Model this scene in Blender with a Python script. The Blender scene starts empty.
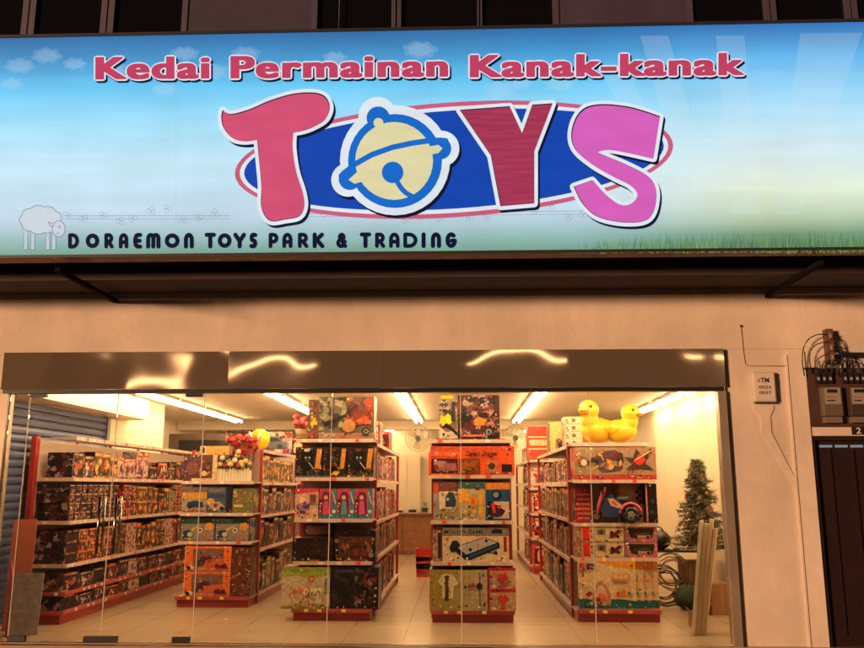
import bpy, bmesh, math, random
from mathutils import Vector, Matrix
from math import sin, cos, pi, radians
R = random.Random(7)
# ------------------------------------------------------------------ camera, world, sun
sc = bpy.context.scene
col = sc.collection
CAMY, CAMZ, PITCH, YAW, FPX = -8.6, 1.52, radians(11.15), radians(2.0), 827.0
cd = bpy.data.cameras.new('camera'); cam = bpy.data.objects.new('camera', cd); col.objects.link(cam)
cam.location = (0, CAMY, CAMZ); cam.rotation_euler = (pi/2+PITCH, 0, YAW)
cd.sensor_width = 36; cd.lens = FPX/864*36; cd.clip_end = 3000; cd.clip_start = 0.05
sc.camera = cam
w = bpy.data.worlds.new('World'); sc.world = w; w.use_nodes = True
nt = w.node_tree; bg = nt.nodes['Background']
sky = nt.nodes.new('ShaderNodeTexSky'); sky.sky_type = 'NISHITA'; sky.sun_disc = False
SUN_EL, SUN_AZ = radians(3.2), radians(48)          # sun behind the viewer, a little to the left
sky.sun_elevation = SUN_EL; sky.sun_rotation = pi + SUN_AZ
nt.links.new(sky.outputs[0], bg.inputs[0]); bg.inputs[1].default_value = 0.008
ld = bpy.data.lights.new('sun', 'SUN'); ld.energy = 4.9; ld.color = (1.0, 0.56, 0.31); ld.angle = radians(7)
sun = bpy.data.objects.new('sun', ld); col.objects.link(sun)
sun.rotation_euler = (pi/2-SUN_EL, 0, -SUN_AZ)
vs = sc.view_settings; vs.view_transform = 'Standard'; vs.look = 'None'; vs.gamma = 1; vs.exposure = 0; vs.use_curve_mapping = False
TUBE_L = 46.0

# ------------------------------------------------------------------ helpers
def lin(c):
    return tuple((x/255/12.92 if x/255 <= 0.04045 else ((x/255+0.055)/1.055)**2.4) for x in c)
MATS = {}
def mat(name, rgb, rough=0.5, metal=0.0, noise=0.0, nscale=6.0, bump=0.0, bscale=60.0, emit=None, estr=0.0, spec=0.5, coat=0.0):
    if name in MATS: return MATS[name]
    m = bpy.data.materials.new(name); m.use_nodes = True; n = m.node_tree; b = n.nodes['Principled BSDF']
    c = (*rgb, 1); b.inputs['Base Color'].default_value = c
    b.inputs['Roughness'].default_value = rough; b.inputs['Metallic'].default_value = metal
    b.inputs['Specular IOR Level'].default_value = spec; b.inputs['Coat Weight'].default_value = coat
    tc = n.nodes.new('ShaderNodeTexCoord')
    if noise:
        t = n.nodes.new('ShaderNodeTexNoise'); t.inputs['Scale'].default_value = nscale; t.inputs['Detail'].default_value = 6
        n.links.new(tc.outputs['Object'], t.inputs['Vector'])
        r = n.nodes.new('ShaderNodeMapRange'); r.inputs['From Min'].default_value = .3; r.inputs['From Max'].default_value = .7
        r.inputs['To Min'].default_value = 1-noise; r.inputs['To Max'].default_value = 1+noise*.6
        n.links.new(t.outputs['Fac'], r.inputs['Value'])
        mx = n.nodes.new('ShaderNodeVectorMath'); mx.operation = 'SCALE'; mx.inputs[0].default_value = rgb
        n.links.new(r.outputs[0], mx.inputs['Scale']); n.links.new(mx.outputs[0], b.inputs['Base Color'])
    if bump:
        t = n.nodes.new('ShaderNodeTexNoise'); t.inputs['Scale'].default_value = bscale; t.inputs['Detail'].default_value = 4
        n.links.new(tc.outputs['Object'], t.inputs['Vector'])
        bp = n.nodes.new('ShaderNodeBump'); bp.inputs['Strength'].default_value = bump; bp.inputs['Distance'].default_value = .01
        n.links.new(t.outputs['Fac'], bp.inputs['Height']); n.links.new(bp.outputs[0], b.inputs['Normal'])
    if emit: b.inputs['Emission Color'].default_value = (*emit, 1); b.inputs['Emission Strength'].default_value = estr
    MATS[name] = m; return m
def pm(c, k=1.0):            # printed card ink, c given as 0-255
    key = 'print_ink_%02x%02x%02x' % tuple(int(v) for v in c)
    if key in MATS: return MATS[key]
    l = lin(c); m = bpy.data.materials.new(key); m.use_nodes = True; n = m.node_tree; b = n.nodes['Principled BSDF']; L = n.links.new
    tc = n.nodes.new('ShaderNodeTexCoord')
    vo = n.nodes.new('ShaderNodeTexVoronoi'); vo.inputs['Scale'].default_value = 30; L(tc.outputs['Object'], vo.inputs['Vector'])
    nz = n.nodes.new('ShaderNodeTexNoise'); nz.inputs['Scale'].default_value = 26; nz.inputs['Detail'].default_value = 5; L(tc.outputs['Object'], nz.inputs['Vector'])
    mr = n.nodes.new('ShaderNodeMapRange'); mr.inputs[1].default_value = .35; mr.inputs[2].default_value = .65; mr.inputs[3].default_value = .8; mr.inputs[4].default_value = 1.2; L(nz.outputs['Fac'], mr.inputs[0])
    s = n.nodes.new('ShaderNodeVectorMath'); s.operation = 'SCALE'; s.inputs[0].default_value = l; L(mr.outputs[0], s.inputs['Scale'])
    hs = n.nodes.new('ShaderNodeMix'); hs.data_type = 'RGBA'; hs.blend_type = 'OVERLAY'; hs.inputs[0].default_value = .07; L(s.outputs[0], hs.inputs[6]); L(vo.outputs['Color'], hs.inputs[7]); L(hs.outputs[2], b.inputs['Base Color'])
    wrap_gloss(n, b, tc); MATS[key] = m; return m
def wrap_gloss(n, b, tc):
    b.inputs['Roughness'].default_value = .5; b.inputs['Specular IOR Level'].default_value = .25; b.inputs['Coat Weight'].default_value = .22; b.inputs['Coat Roughness'].default_value = .07
    t = n.nodes.new('ShaderNodeTexNoise'); t.inputs['Scale'].default_value = 11; t.inputs['Detail'].default_value = 2; t.inputs['Distortion'].default_value = .6
    bp = n.nodes.new('ShaderNodeBump'); bp.inputs['Strength'].default_value = .55; bp.inputs['Distance'].default_value = .012
    n.links.new(tc.outputs['Object'], t.inputs['Vector']); n.links.new(t.outputs['Fac'], bp.inputs['Height']); n.links.new(bp.outputs[0], b.inputs['Coat Normal'])
class MB:
    def __init__(s): s.bm = bmesh.new(); s.mats = []
    def mi(s, m):
        if m not in s.mats: s.mats.append(m)
        return s.mats.index(m)
    def face(s, pts, m, smooth=False):
        vs_ = [s.bm.verts.new(p) for p in pts]
        try: f = s.bm.faces.new(vs_)
        except ValueError: return None
        f.material_index = s.mi(m); f.smooth = smooth; return f
    def box(s, x0, x1, y0, y1, z0, z1, m, M=None):
        v = [Vector(p) for p in ((x0,y0,z0),(x1,y0,z0),(x1,y1,z0),(x0,y1,z0),(x0,y0,z1),(x1,y0,z1),(x1,y1,z1),(x0,y1,z1))]
        if M: v = [M @ p for p in v]
        v = [s.bm.verts.new(p) for p in v]; i = s.mi(m)
        for q in ((0,3,2,1),(4,5,6,7),(0,1,5,4),(1,2,6,5),(2,3,7,6),(3,0,4,7)):
            s.bm.faces.new([v[k] for k in q]).material_index = i
        return s
    def tube(s, pts, r, m, seg=8, caps=True, smooth=True):
        pts = [Vector(p) for p in pts]; n = len(pts); rr = r if isinstance(r, (list, tuple)) else [r]*n
        rings = []; i = s.mi(m)
        for k, p in enumerate(pts):
            d = (pts[min(k+1, n-1)]-pts[max(k-1, 0)]).normalized()
            a = Vector((0,0,1)) if abs(d.z) < .9 else Vector((1,0,0))
            u = d.cross(a).normalized(); v = d.cross(u)
            rings.append([s.bm.verts.new(p+(u*cos(2*pi*j/seg)+v*sin(2*pi*j/seg))*rr[k]) for j in range(seg)])
        for a, b in zip(rings, rings[1:]):
            for j in range(seg):
                f = s.bm.faces.new((a[j], a[(j+1)%seg], b[(j+1)%seg], b[j])); f.material_index = i; f.smooth = smooth
        if caps:
            for rg in (rings[0], rings[-1]): s.bm.faces.new(rg).material_index = i
        return s
    def ball(s, c, r, m, seg=12, rings=8):
        r = (r, r, r) if isinstance(r, (int, float)) else r; i = s.mi(m)
        M = Matrix.Translation(c) @ Matrix.Diagonal((*r, 1))
        g = bmesh.ops.create_uvsphere(s.bm, u_segments=seg, v_segments=rings, radius=1, matrix=M)
        for v in g['verts']:
            for f in v.link_faces: f.material_index = i; f.smooth = True
        return s
    def lathe(s, prof, m, c=(0,0,0), seg=16, smooth=True):
        i = s.mi(m); c = Vector(c); rings = []
        for r, z in prof: rings.append([s.bm.verts.new(c+Vector((r*cos(2*pi*j/seg), r*sin(2*pi*j/seg), z))) for j in range(seg)])
        for a, b in zip(rings, rings[1:]):
            for j in range(seg):
                f = s.bm.faces.new((a[j], a[(j+1)%seg], b[(j+1)%seg], b[j])); f.material_index = i; f.smooth = smooth
        return s
    def torus(s, c, axis, Rr, r, m, seg=20, ts=8, arc=(0, 2*pi)):
        axis = Vector(axis).normalized(); a = Vector((0,0,1)) if abs(axis.z) < .9 else Vector((1,0,0))
        u = axis.cross(a).normalized(); v = axis.cross(u); c = Vector(c)
        pts = [c+(u*cos(t)+v*sin(t))*Rr for t in [arc[0]+(arc[1]-arc[0])*k/seg for k in range(seg+1)]]
        return s.tube(pts, r, m, ts)
    def disc(s, c, axis, r, m, seg=20):
        axis = Vector(axis).normalized(); a = Vector((0,0,1)) if abs(axis.z) < .9 else Vector((1,0,0))
        u = axis.cross(a).normalized(); v = axis.cross(u); c = Vector(c)
        s.face([c+(u*cos(2*pi*k/seg)+v*sin(2*pi*k/seg))*r for k in range(seg)], m); return s
    def cyl(s, a, b, r, m, seg=16): return s.tube([a, b], r, m, seg, smooth=True)
    def mesh(s, name):
        me = bpy.data.meshes.new(name); bmesh.ops.recalc_face_normals(s.bm, faces=s.bm.faces[:])
        s.bm.to_mesh(me); s.bm.free()
        for m in s.mats: me.materials.append(m)
        return me
    def build(s, name, parent=None, loc=(0,0,0), rz=0, bevel=0):
        o = bpy.data.objects.new(name, s.mesh(name)); col.objects.link(o); o.location = loc; o.rotation_euler.z = rz
        if parent: o.parent = parent
        if bevel:
            b = o.modifiers.new('bevel', 'BEVEL'); b.width = bevel; b.segments = 2; b.limit_method = 'ANGLE'
        return o
def tag(o, label, cat, group=None, kind=None):
    if label: o['label'] = label
    if cat: o['category'] = cat
    if group: o['group'] = group
    if kind: o['kind'] = kind
    return o
def struct(o): o['kind'] = 'structure'; return o
def empty(name, loc, label, cat, group=None, rz=0):
    o = bpy.data.objects.new(name, None); col.objects.link(o); o.location = loc; o.rotation_euler.z = rz; o.empty_display_size = .1
    return tag(o, label, cat, group)
ORD = ['zeroth','first','second','third','fourth','fifth','sixth','seventh','eighth','ninth','tenth','eleventh','twelfth','thirteenth','fourteenth','fifteenth','sixteenth','seventeenth','eighteenth','nineteenth','twentieth']
ORD += ['twenty-'+o for o in ORD[1:10]]+['thirtieth']+['thirty-'+o for o in ORD[1:10]]+['fortieth']+['forty-'+o for o in ORD[1:10]]

# surveying helper: readings taken on the photograph turned into metres on a vertical plane y = Y
_fw = Vector((-sin(YAW)*cos(PITCH), cos(YAW)*cos(PITCH), sin(PITCH))); _rt = Vector((cos(YAW), sin(YAW), 0)); _up = _rt.cross(_fw)
def at(x, y, Y):
    d = _fw*FPX+_rt*(x-432)+_up*(324-y); t = (Y-CAMY)/d.y
    return Vector((d.x*t, Y, CAMZ+d.z*t))

# ------------------------------------------------------------------ materials
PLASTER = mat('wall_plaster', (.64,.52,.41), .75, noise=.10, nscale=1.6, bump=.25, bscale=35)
PLASTER_UP_DIM = mat('upper_wall_plaster_dimmed', (.042,.032,.07), .85, noise=.1, nscale=3, bump=.2)  # dim purple dusk put into the plaster colour
def weather(m):
    n = m.node_tree; b = n.nodes['Principled BSDF']; L = n.links.new; src = b.inputs['Base Color'].links[0].from_socket
    tc = n.nodes['Texture Coordinate']; out = src
    for scl, det, lo, hi, a, c in (((1.6,1,.35),7,.38,.66,.90,1.02),((.4,1,.5),9,.35,.65,.84,1.05),((7,1,7),3,.28,.40,.90,1.0)):
        mp = n.nodes.new('ShaderNodeMapping'); mp.inputs['Scale'].default_value = scl; t = n.nodes.new('ShaderNodeTexNoise'); t.inputs['Scale'].default_value = 1.5; t.inputs['Detail'].default_value = det; t.inputs['Roughness'].default_value = .65
        L(tc.outputs['Object'], mp.inputs[0]); L(mp.outputs[0], t.inputs['Vector'])
        r = n.nodes.new('ShaderNodeMapRange'); r.inputs[1].default_value = lo; r.inputs[2].default_value = hi; r.inputs[3].default_value = a; r.inputs[4].default_value = c; L(t.outputs['Fac'], r.inputs[0])
        v = n.nodes.new('ShaderNodeVectorMath'); v.operation = 'SCALE'; L(out, v.inputs[0]); L(r.outputs[0], v.inputs['Scale']); out = v.outputs[0]
    L(out, b.inputs['Base Color'])
weather(PLASTER); weather(PLASTER_UP_DIM)
TRIMP = mat('raised_plaster', (.66,.54,.43), .7, noise=.06, bump=.2)
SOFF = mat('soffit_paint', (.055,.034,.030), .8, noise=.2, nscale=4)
CREAM = mat('interior_paint', (.72,.62,.46), .6, noise=.04, nscale=2)
CEIL = mat('ceiling_paint', (.74,.66,.52), .7)
SHELFW = mat('shelf_enamel', (.42,.30,.25), .35, noise=.06)
RED = mat('red_enamel', (.32,.028,.025), .35, noise=.1)
LIP = mat('price_strip_red', (.42,.06,.05), .3)
LIPW = mat('price_strip_card', (.60,.42,.36), .4)
DARKM = mat('black_metal', (.02,.018,.017), .35, .3)
BLACK = mat('black_plastic', (.015,.015,.016), .35)
ALU = mat('window_frame_paint_dimmed', (.06,.048,.085), .5, noise=.08)  # upper frames: dusk dimness put into the colour as well
CHROME = mat('handle_steel', (.35,.30,.26), .22, 1.0)
GREYP = mat('grey_plastic', (.30,.27,.22), .4, noise=.08)
WHITE = mat('white_plastic', (.62,.56,.46), .4)
WOODB = mat('counter_wood', (.20,.075,.03), .4, noise=.25, nscale=9)
CARD = mat('brown_card', (.25,.12,.055), .75, noise=.12, nscale=12)

def steel_mat(name, seed):
    m = bpy.data.materials.new(name); m.use_nodes = True; n = m.node_tree; b = n.nodes['Principled BSDF']
    b.inputs['Base Color'].default_value = (.27,.20,.14,1); b.inputs['Metallic'].default_value = .62; b.inputs['Specular IOR Level'].default_value = .9; b.inputs['Roughness'].default_value = .058  # brown reflection of the surroundings put into the steel's base colour
    tc = n.nodes.new('ShaderNodeTexCoord'); mp = n.nodes.new('ShaderNodeMapping'); mp.inputs['Scale'].default_value = (1.0,1,.9); mp.inputs['Location'].default_value = (seed,seed*2,0)
    t = n.nodes.new('ShaderNodeTexNoise'); t.inputs['Scale'].default_value = 1.5; t.inputs['Detail'].default_value = .4
    bp = n.nodes.new('ShaderNodeBump'); bp.inputs['Strength'].default_value = 1; bp.inputs['Distance'].default_value = .022
    t2 = n.nodes.new('ShaderNodeTexNoise'); t2.inputs['Scale'].default_value = 90
    bp2 = n.nodes.new('ShaderNodeBump'); bp2.inputs['Strength'].default_value = .0; bp2.inputs['Distance'].default_value = .004
    L = n.links.new
    L(tc.outputs['Object'], mp.inputs[0]); L(mp.outputs[0], t.inputs['Vector']); L(t.outputs['Fac'], bp.inputs['Height'])
    mp2 = n.nodes.new('ShaderNodeMapping'); mp2.inputs['Scale'].default_value = (.05,1,2); L(tc.outputs['Object'], mp2.inputs[0]); L(mp2.outputs[0], t2.inputs['Vector'])
    L(t2.outputs['Fac'], bp2.inputs['Height']); L(bp.outputs[0], bp2.inputs['Normal']); L(bp2.outputs[0], b.inputs['Normal'])
    return m
def glass_mat(name, tint=(.97,.96,.93)):
    m = bpy.data.materials.new(name); m.use_nodes = True; n = m.node_tree; n.nodes.remove(n.nodes['Principled BSDF'])
    out = n.nodes['Material Output']; tr = n.nodes.new('ShaderNodeBsdfTransparent'); tr.inputs[0].default_value = (*tint, 1)
    gl = n.nodes.new('ShaderNodeBsdfGlossy'); gl.inputs['Roughness'].default_value = .01
    fr = n.nodes.new('ShaderNodeFresnel'); fr.inputs[0].default_value = 1.45
    mx = n.nodes.new('ShaderNodeMixShader'); L = n.links.new
    L(fr.outputs[0], mx.inputs[0]); L(tr.outputs[0], mx.inputs[1]); L(gl.outputs[0], mx.inputs[2]); L(mx.outputs[0], out.inputs[0])
    return m
GLASS = glass_mat('door_glass')
GEDGE = mat('glass_edge', (.55,.50,.40), .15, noise=.05)
def tile_mat():
    m = bpy.data.materials.new('floor_tile'); m.use_nodes = True; n = m.node_tree; b = n.nodes['Principled BSDF']; L = n.links.new
    tc = n.nodes.new('ShaderNodeTexCoord'); br = n.nodes.new('ShaderNodeTexBrick'); br.offset = 0
    br.inputs['Scale'].default_value = 1; br.inputs['Brick Width'].default_value = .6; br.inputs['Row Height'].default_value = .6; br.inputs['Mortar Size'].default_value = .004
    br.inputs['Color1'].default_value = (.37,.27,.18,1); br.inputs['Color2'].default_value = (.39,.285,.19,1); br.inputs['Mortar'].default_value = (.24,.17,.11,1)
    nz = n.nodes.new('ShaderNodeTexNoise'); nz.inputs['Scale'].default_value = 3; nz.inputs['Detail'].default_value = 8
    mx = n.nodes.new('ShaderNodeMix'); mx.data_type = 'RGBA'; mx.blend_type = 'MULTIPLY'; mx.inputs[0].default_value = .05
    L(tc.outputs['Object'], br.inputs['Vector']); L(tc.outputs['Object'], nz.inputs['Vector']); L(br.outputs['Color'], mx.inputs[6]); L(nz.outputs['Color'], mx.inputs[7]); L(mx.outputs[2], b.inputs['Base Color'])
    mr = n.nodes.new('ShaderNodeMapRange'); mr.inputs['To Min'].default_value = .2; mr.inputs['To Max'].default_value = .3; L(nz.outputs['Fac'], mr.inputs[0]); L(mr.outputs[0], b.inputs['Roughness'])
    return m
TILE = tile_mat()
def busy(name, palette, scale=9, rough=.3):
    """printed packaging: crowded patches of ink"""
    m = bpy.data.materials.new(name); m.use_nodes = True; n = m.node_tree; b = n.nodes['Principled BSDF']; L = n.links.new
    tc = n.nodes.new('ShaderNodeTexCoord'); oi = n.nodes.new('ShaderNodeObjectInfo')
    ad = n.nodes.new('ShaderNodeVectorMath'); ad.operation = 'MULTIPLY_ADD'; ad.inputs[1].default_value = (1,1,1)
    sc_ = n.nodes.new('ShaderNodeMath'); sc_.operation = 'MULTIPLY'; sc_.inputs[1].default_value = 37
    L(oi.outputs['Random'], sc_.inputs[0]); L(tc.outputs['Object'], ad.inputs[0]); L(sc_.outputs[0], ad.inputs[2])
    nz = n.nodes.new('ShaderNodeTexNoise'); nz.inputs['Scale'].default_value = scale*1.4; nz.inputs['Detail'].default_value = 3; L(ad.outputs[0], nz.inputs['Vector'])
    wp = n.nodes.new('ShaderNodeMix'); wp.data_type = 'VECTOR'; wp.inputs[0].default_value = .12; L(ad.outputs[0], wp.inputs[4]); L(nz.outputs['Color'], wp.inputs[5])
    vo = n.nodes.new('ShaderNodeTexVoronoi'); vo.inputs['Scale'].default_value = scale; L(wp.outputs[1], vo.inputs['Vector'])
    sp = n.nodes.new('ShaderNodeSeparateColor'); L(vo.outputs['Color'], sp.inputs[0])
    cr = n.nodes.new('ShaderNodeValToRGB'); cr.color_ramp.interpolation = 'CONSTANT'
    e = cr.color_ramp.elements; k = len(palette)
    e[0].position = 0; e[0].color = (*lin(palette[0]), 1); e[1].position = 1/k; e[1].color = (*lin(palette[1]), 1)
    for i in range(2, k): x = e.new(i/k); x.color = (*lin(palette[i]), 1)
    L(sp.outputs[0], cr.inputs[0])
    nf = n.nodes.new('ShaderNodeTexNoise'); nf.inputs['Scale'].default_value = scale*5; nf.inputs['Detail'].default_value = 2; L(ad.outputs[0], nf.inputs['Vector'])
    mr = n.nodes.new('ShaderNodeMapRange'); mr.inputs['From Min'].default_value = .35; mr.inputs['From Max'].default_value = .65; mr.inputs['To Min'].default_value = .35; mr.inputs['To Max'].default_value = 1.25; L(nf.outputs['Fac'], mr.inputs[0])
    ml = n.nodes.new('ShaderNodeVectorMath'); ml.operation = 'SCALE'; L(cr.outputs[0], ml.inputs[0]); L(mr.outputs[0], ml.inputs['Scale']); L(ml.outputs[0], b.inputs['Base Color'])
    wrap_gloss(n, b, tc)
    return m
BUSY = {
 'dark': busy('figure_box_print', [(34,26,34),(90,30,34),(24,20,26),(170,140,130),(40,30,52),(110,60,60),(28,22,26)], 17),
 'red': busy('red_box_print', [(170,22,24),(190,50,40),(120,14,20),(220,180,160),(60,14,20),(190,80,40)], 16),
 'orange': busy('orange_box_print', [(200,70,30),(190,100,50),(90,30,24),(210,160,110),(60,24,24)], 12),
 'yellow': busy('tan_box_print', [(180,130,60),(120,80,44),(200,170,110),(60,34,26),(150,96,40)], 12),
 'pale': busy('pale_box_print', [(200,180,165),(190,150,140),(150,60,60),(210,200,190),(90,60,60)], 11),
 'blue': busy('blue_box_print', [(40,70,120),(150,150,150),(30,40,70),(190,170,130),(60,110,140)], 11),
 'green': busy('green_box_print', [(90,110,50),(150,150,90),(50,60,36),(180,160,110),(110,60,40)], 11),
 'pink': busy('pink_box_print', [(200,70,110),(210,140,150),(150,40,70),(200,180,180),(80,60,110)], 12),
 'brown': busy('brown_box_print', [(110,60,36),(70,36,26),(140,90,60),(40,24,22),(150,120,90)], 12),
}
# ------------------------------------------------------------------ the setting
struct(MB().box(-400,400,-400,400,-.30,-.25, mat('ground_asphalt',(.05,.048,.045),.9,noise=.2,nscale=.5,bump=.3)).build('ground'))
struct(MB().box(-60,60,-1.75,.0-.06,-.249,-.06, mat('walkway_tile',(.22,.13,.08),.5,noise=.15,nscale=5)).build('pavement'))
struct(MB().box(-60,60,-14,-1.9,-.249,-.246, mat('road_asphalt',(.05,.045,.04),.85,noise=.25,nscale=3,bump=.4)).build('road'))
WX0, WX1 = -4.86, 2.72; BZ0, BZ1 = 2.50, 2.925; UPY = -.85; SZ = 3.57
# ground floor wall of the shop block
fw = empty('shop_building', (0,0,0), 'orange lit plaster shophouse with open glass front and dark upper windows', 'building')
m = MB()
m.box(-9,WX0,0,.2,-.1,SZ-.0, PLASTER); m.box(WX1,3.56,0,.2,-.1,BZ1, PLASTER); m.box(WX0,3.56,.0,.2,BZ1+.002,SZ, PLASTER)
m.box(3.561,4.62,0,.2,2.03,SZ, PLASTER); m.box(4.621,9,0,.2,-.1,SZ, PLASTER)
m.build('ground_floor_wall', fw)
MB().box(-9,9,-.035,-.001,3.50,3.569,TRIMP).build('plaster_band', fw)
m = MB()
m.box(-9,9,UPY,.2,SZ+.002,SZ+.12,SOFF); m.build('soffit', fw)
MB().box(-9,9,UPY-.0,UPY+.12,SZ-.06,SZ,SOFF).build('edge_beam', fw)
# upper floor: wall panels between window openings
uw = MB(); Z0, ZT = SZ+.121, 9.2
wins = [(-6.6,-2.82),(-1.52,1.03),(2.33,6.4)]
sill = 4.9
uw.box(-9,9,UPY,.2,Z0,sill,PLASTER_UP_DIM); xs = -9
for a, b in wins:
    uw.box(xs,a,UPY,.2,sill+.001,7.6,PLASTER_UP_DIM); xs = b
uw.box(xs,9,UPY,.2,sill+.001,7.6,PLASTER_UP_DIM); uw.box(-9,9,UPY,.2,7.601,ZT,PLASTER_UP_DIM)
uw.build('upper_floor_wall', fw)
DGL = mat('dark_window_glass', (.004,.004,.005), .12)
mull = {0:[(-5.65,.14),(-4.51,.14),(-3.67,.14)], 1:[(-.64,.10),(.22,.05)], 2:[(3.17,.12),(3.98,.12),(4.9,.12)]}
for i, (a, b) in enumerate(wins):
    f = MB(); y0, y1 = UPY-.012, UPY+.07
    f.box(a,a+.06,y0,y1,sill+.002,7.6,ALU); f.box(b-.06,b,y0,y1,sill+.002,7.6,ALU)
    f.box(a+.061,b-.061,y0,y1,7.5,7.6,ALU); f.box(a+.061,b-.061,y0,y1,sill+.002,sill+.1,ALU)
    for x, wd in mull[i]:
        f.box(x-wd/2,x-.008,y0+.004,y1,sill+.101,7.499,ALU); f.box(x+.008,x+wd/2,y0+.004,y1,sill+.101,7.499,ALU)
        f.box(x-.0079,x+.0079,y0+.02,y1,sill+.101,7.499,BLACK)
    fo = f.build('window', fw)
    MB().box(a+.062,b-.062,UPY+.03,UPY+.04,sill+.102,7.498,DGL).build('pane', fo)
MB().tube([(-1.22,UPY-.03,7.0),(-1.23,UPY-.03,6.15)],.006,ALU).ball((-1.23,UPY-.03,6.13),.02,ALU).build('window_cord', fw)
# doorway on the right
d = empty('stair_door', (4.09,.05,0), 'dark metal stair door with three pale slots at the right', 'door')
MAR = mat('door_paint', (.018,.007,.006), .45, noise=.2)
m = MB(); m.box(-.52,.52,.0,.045,-.05,1.98,MAR)
for k in range(3):
    m.box(-.46,.46,-.012,-.001,.15+.62*k,.17+.62*k,MAR)
for x in (-.35,-.12,.12,.35): m.box(x-.012,x+.012,-.02,-.013,.1,1.9,MAR)
m.build('door_leaf', d)
m = MB(); m.box(-.53,-.5,-.05,.1,-.05,2.03,MAR); m.box(.5,.53,-.05,.1,-.05,2.03,MAR); m.box(-.499,.499,-.05,.1,1.985,2.03,MAR); m.build('door_frame', d)
SL = mat('glowing_slot_glass', (.12,.16,.19), .2, emit=(.10,.15,.19), estr=.9)  # faint glow put into the slot glass, no lamp behind
for k in range(6): MB().box(-.44+k*.155,-.315+k*.155,-.012,-.004,1.915,1.94,SL).build('glowing_slot', d)
# raised plaster surround by the door
MB().box(3.38,3.552,-.018,-.001,-.1,2.9,TRIMP).build('door_surround', fw)
weather(TRIMP)
# ---- room
YB = 12.2
struct(MB().box(-6.2,4.62,-.06,YB+.2,-.12,0,TILE).build('floor'))
room = empty('shop_room', (0,3,0), 'cream painted walls and ceiling inside the lit toy shop', 'room'); struct(room)
def rp(mb, name): return mb.build(name, room, loc=(0,-3,0))
rp(MB().box(-6.2,3.7,.2,YB+.2,2.9,3.0,CEIL),'ceiling')
rp(MB().box(3.5,3.56,.201,YB,0,2.899,CREAM),'right_wall')
rp(MB().box(-5.2,-5.1,.201,5.5,0,2.899,CREAM),'left_wall')
rp(MB().box(-6.2,-5.101,5.4,5.499,0,2.899,CREAM),'wall_return')
rp(MB().box(-6.2,-6.1,5.501,YB,0,2.899,CREAM),'alcove_wall')
rp(MB().box(-6.2,3.56,YB,YB+.1,0,2.899,CREAM),'back_wall')
rp(MB().box(-6.09,3.499,9.0,9.25,2.72,2.898,CREAM),'ceiling_beam')
rp(MB().box(-5.099,-4.78,.21,3.95,2.52,2.82,CREAM),'shutter_housing')
rp(MB().box(3.43,3.498,1.9,2.25,.3,1.98,WHITE),'wall_pier')
# stone sill
MB().box(WX0,WX1,-.16,-.061,-.11,-.008,mat('sill_stone',(.30,.17,.11),.4,noise=.15,nscale=12)).build('door_sill', fw)
# roller shutter on the left inner wall
rs = empty('roller_shutter', (-5.09,1.8,0), 'blue grey slatted roller shutter behind the left wall rack', 'shutter')
BG = mat('shutter_paint', (.06,.08,.17), .4, noise=.08)
m = MB()
nsl = 26
for k in range(nsl):
    z0 = .03+k*.095
    pts = [(.0,z0),(.030,z0+.012),(.036,z0+.045),(.028,z0+.078),(.0,z0+.09)]
    for (a, za), (b, zb) in zip(pts, pts[1:]):
        m.face([(a,-1.5,za),(a,1.28,za),(b,1.28,zb),(b,-1.5,zb)], BG)
m.build('slat_curtain', rs); MB().box(-.005,.06,1.281,1.37,0,2.5,mat('shutter_rail',(.14,.13,.15),.4)).build('guide_rail', rs)
# ------------------------------------------------------------------ glass front
bmx = empty('steel_beam', (0,0,0), 'wavy polished steel header over the glass shop front', 'beam')
for k, (a, b, s, rx) in enumerate(((WX0,-2.44,1.3,.0),(-2.439,-.82,7.9,.0),(-.819,WX1-.002,3.4,0))):
    mm = steel_mat('polished_steel', s); m = MB(); dy = .002*(k%2)
    m.box(a,b,-.055-dy,-.002,BZ0+.03,BZ1,mm); m.build('steel_panel', bmx)
m = MB(); m.box(WX0+.02,WX1-.02,-.05,.05,BZ0-.012,BZ0+.028,DARKM); m.build('head_rail', bmx)
shop = empty('glass_shopfront', (0,0,0), 'frameless glass shop front of seven tall panes with steel posts', 'shopfront')
STEELP = mat('post_steel', (.34,.27,.20), .38, .45, noise=.15, nscale=3)
m = MB(); m.box(2.635,2.718,-.05,.08,-.05,BZ0-.014,STEELP); m.build('post', shop)
m = MB(); m.box(-4.858,-4.775,-.05,.08,-.05,BZ0-.014,STEELP); m.build('post', shop)
edges = [-4.56,-3.615,-2.69,-1.345,-.005,1.315,2.632]
def pane(x0, x1, kind, y=0):
    o = MB().box(x0+.004,x1-.004,y-.005,y+.005,.012,BZ0-.016,GLASS).build('glass_pane', shop)
    m = MB(); m.box(x0-.004,x0+.0035,y-.0055,y+.0055,.012,BZ0-.016,GEDGE); e = m.build('glass_edge', shop); e.parent = o
    return o
pane(-4.773, edges[0], 'fix')
for a, b in zip(edges, edges[1:]): pane(a, b, 'x')
for x in (-4.47,-2.80):
    MB().box(x-.09,x+.09,-.02,.02,BZ0-.05,BZ0-.017,DARKM).build('patch_fitting', shop)
    MB().box(x-.09,x+.09,-.02,.02,.004,.055,DARKM).build('patch_fitting', shop)
MB().box(-3.615-.17,-3.615+.17,-.02,.02,.004,.055,DARKM).build('patch_fitting', shop)
for x in (-3.70,-3.53):
    m = MB()
    for y in (-.06,.06): m.tube([(x,y,.86),(x,y,1.42)],.014,CHROME,10)
    for z in (.95,1.33): m.tube([(x,-.06,z),(x,.06,z)],.009,CHROME,8)
    m.build('door_handle', shop)
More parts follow.
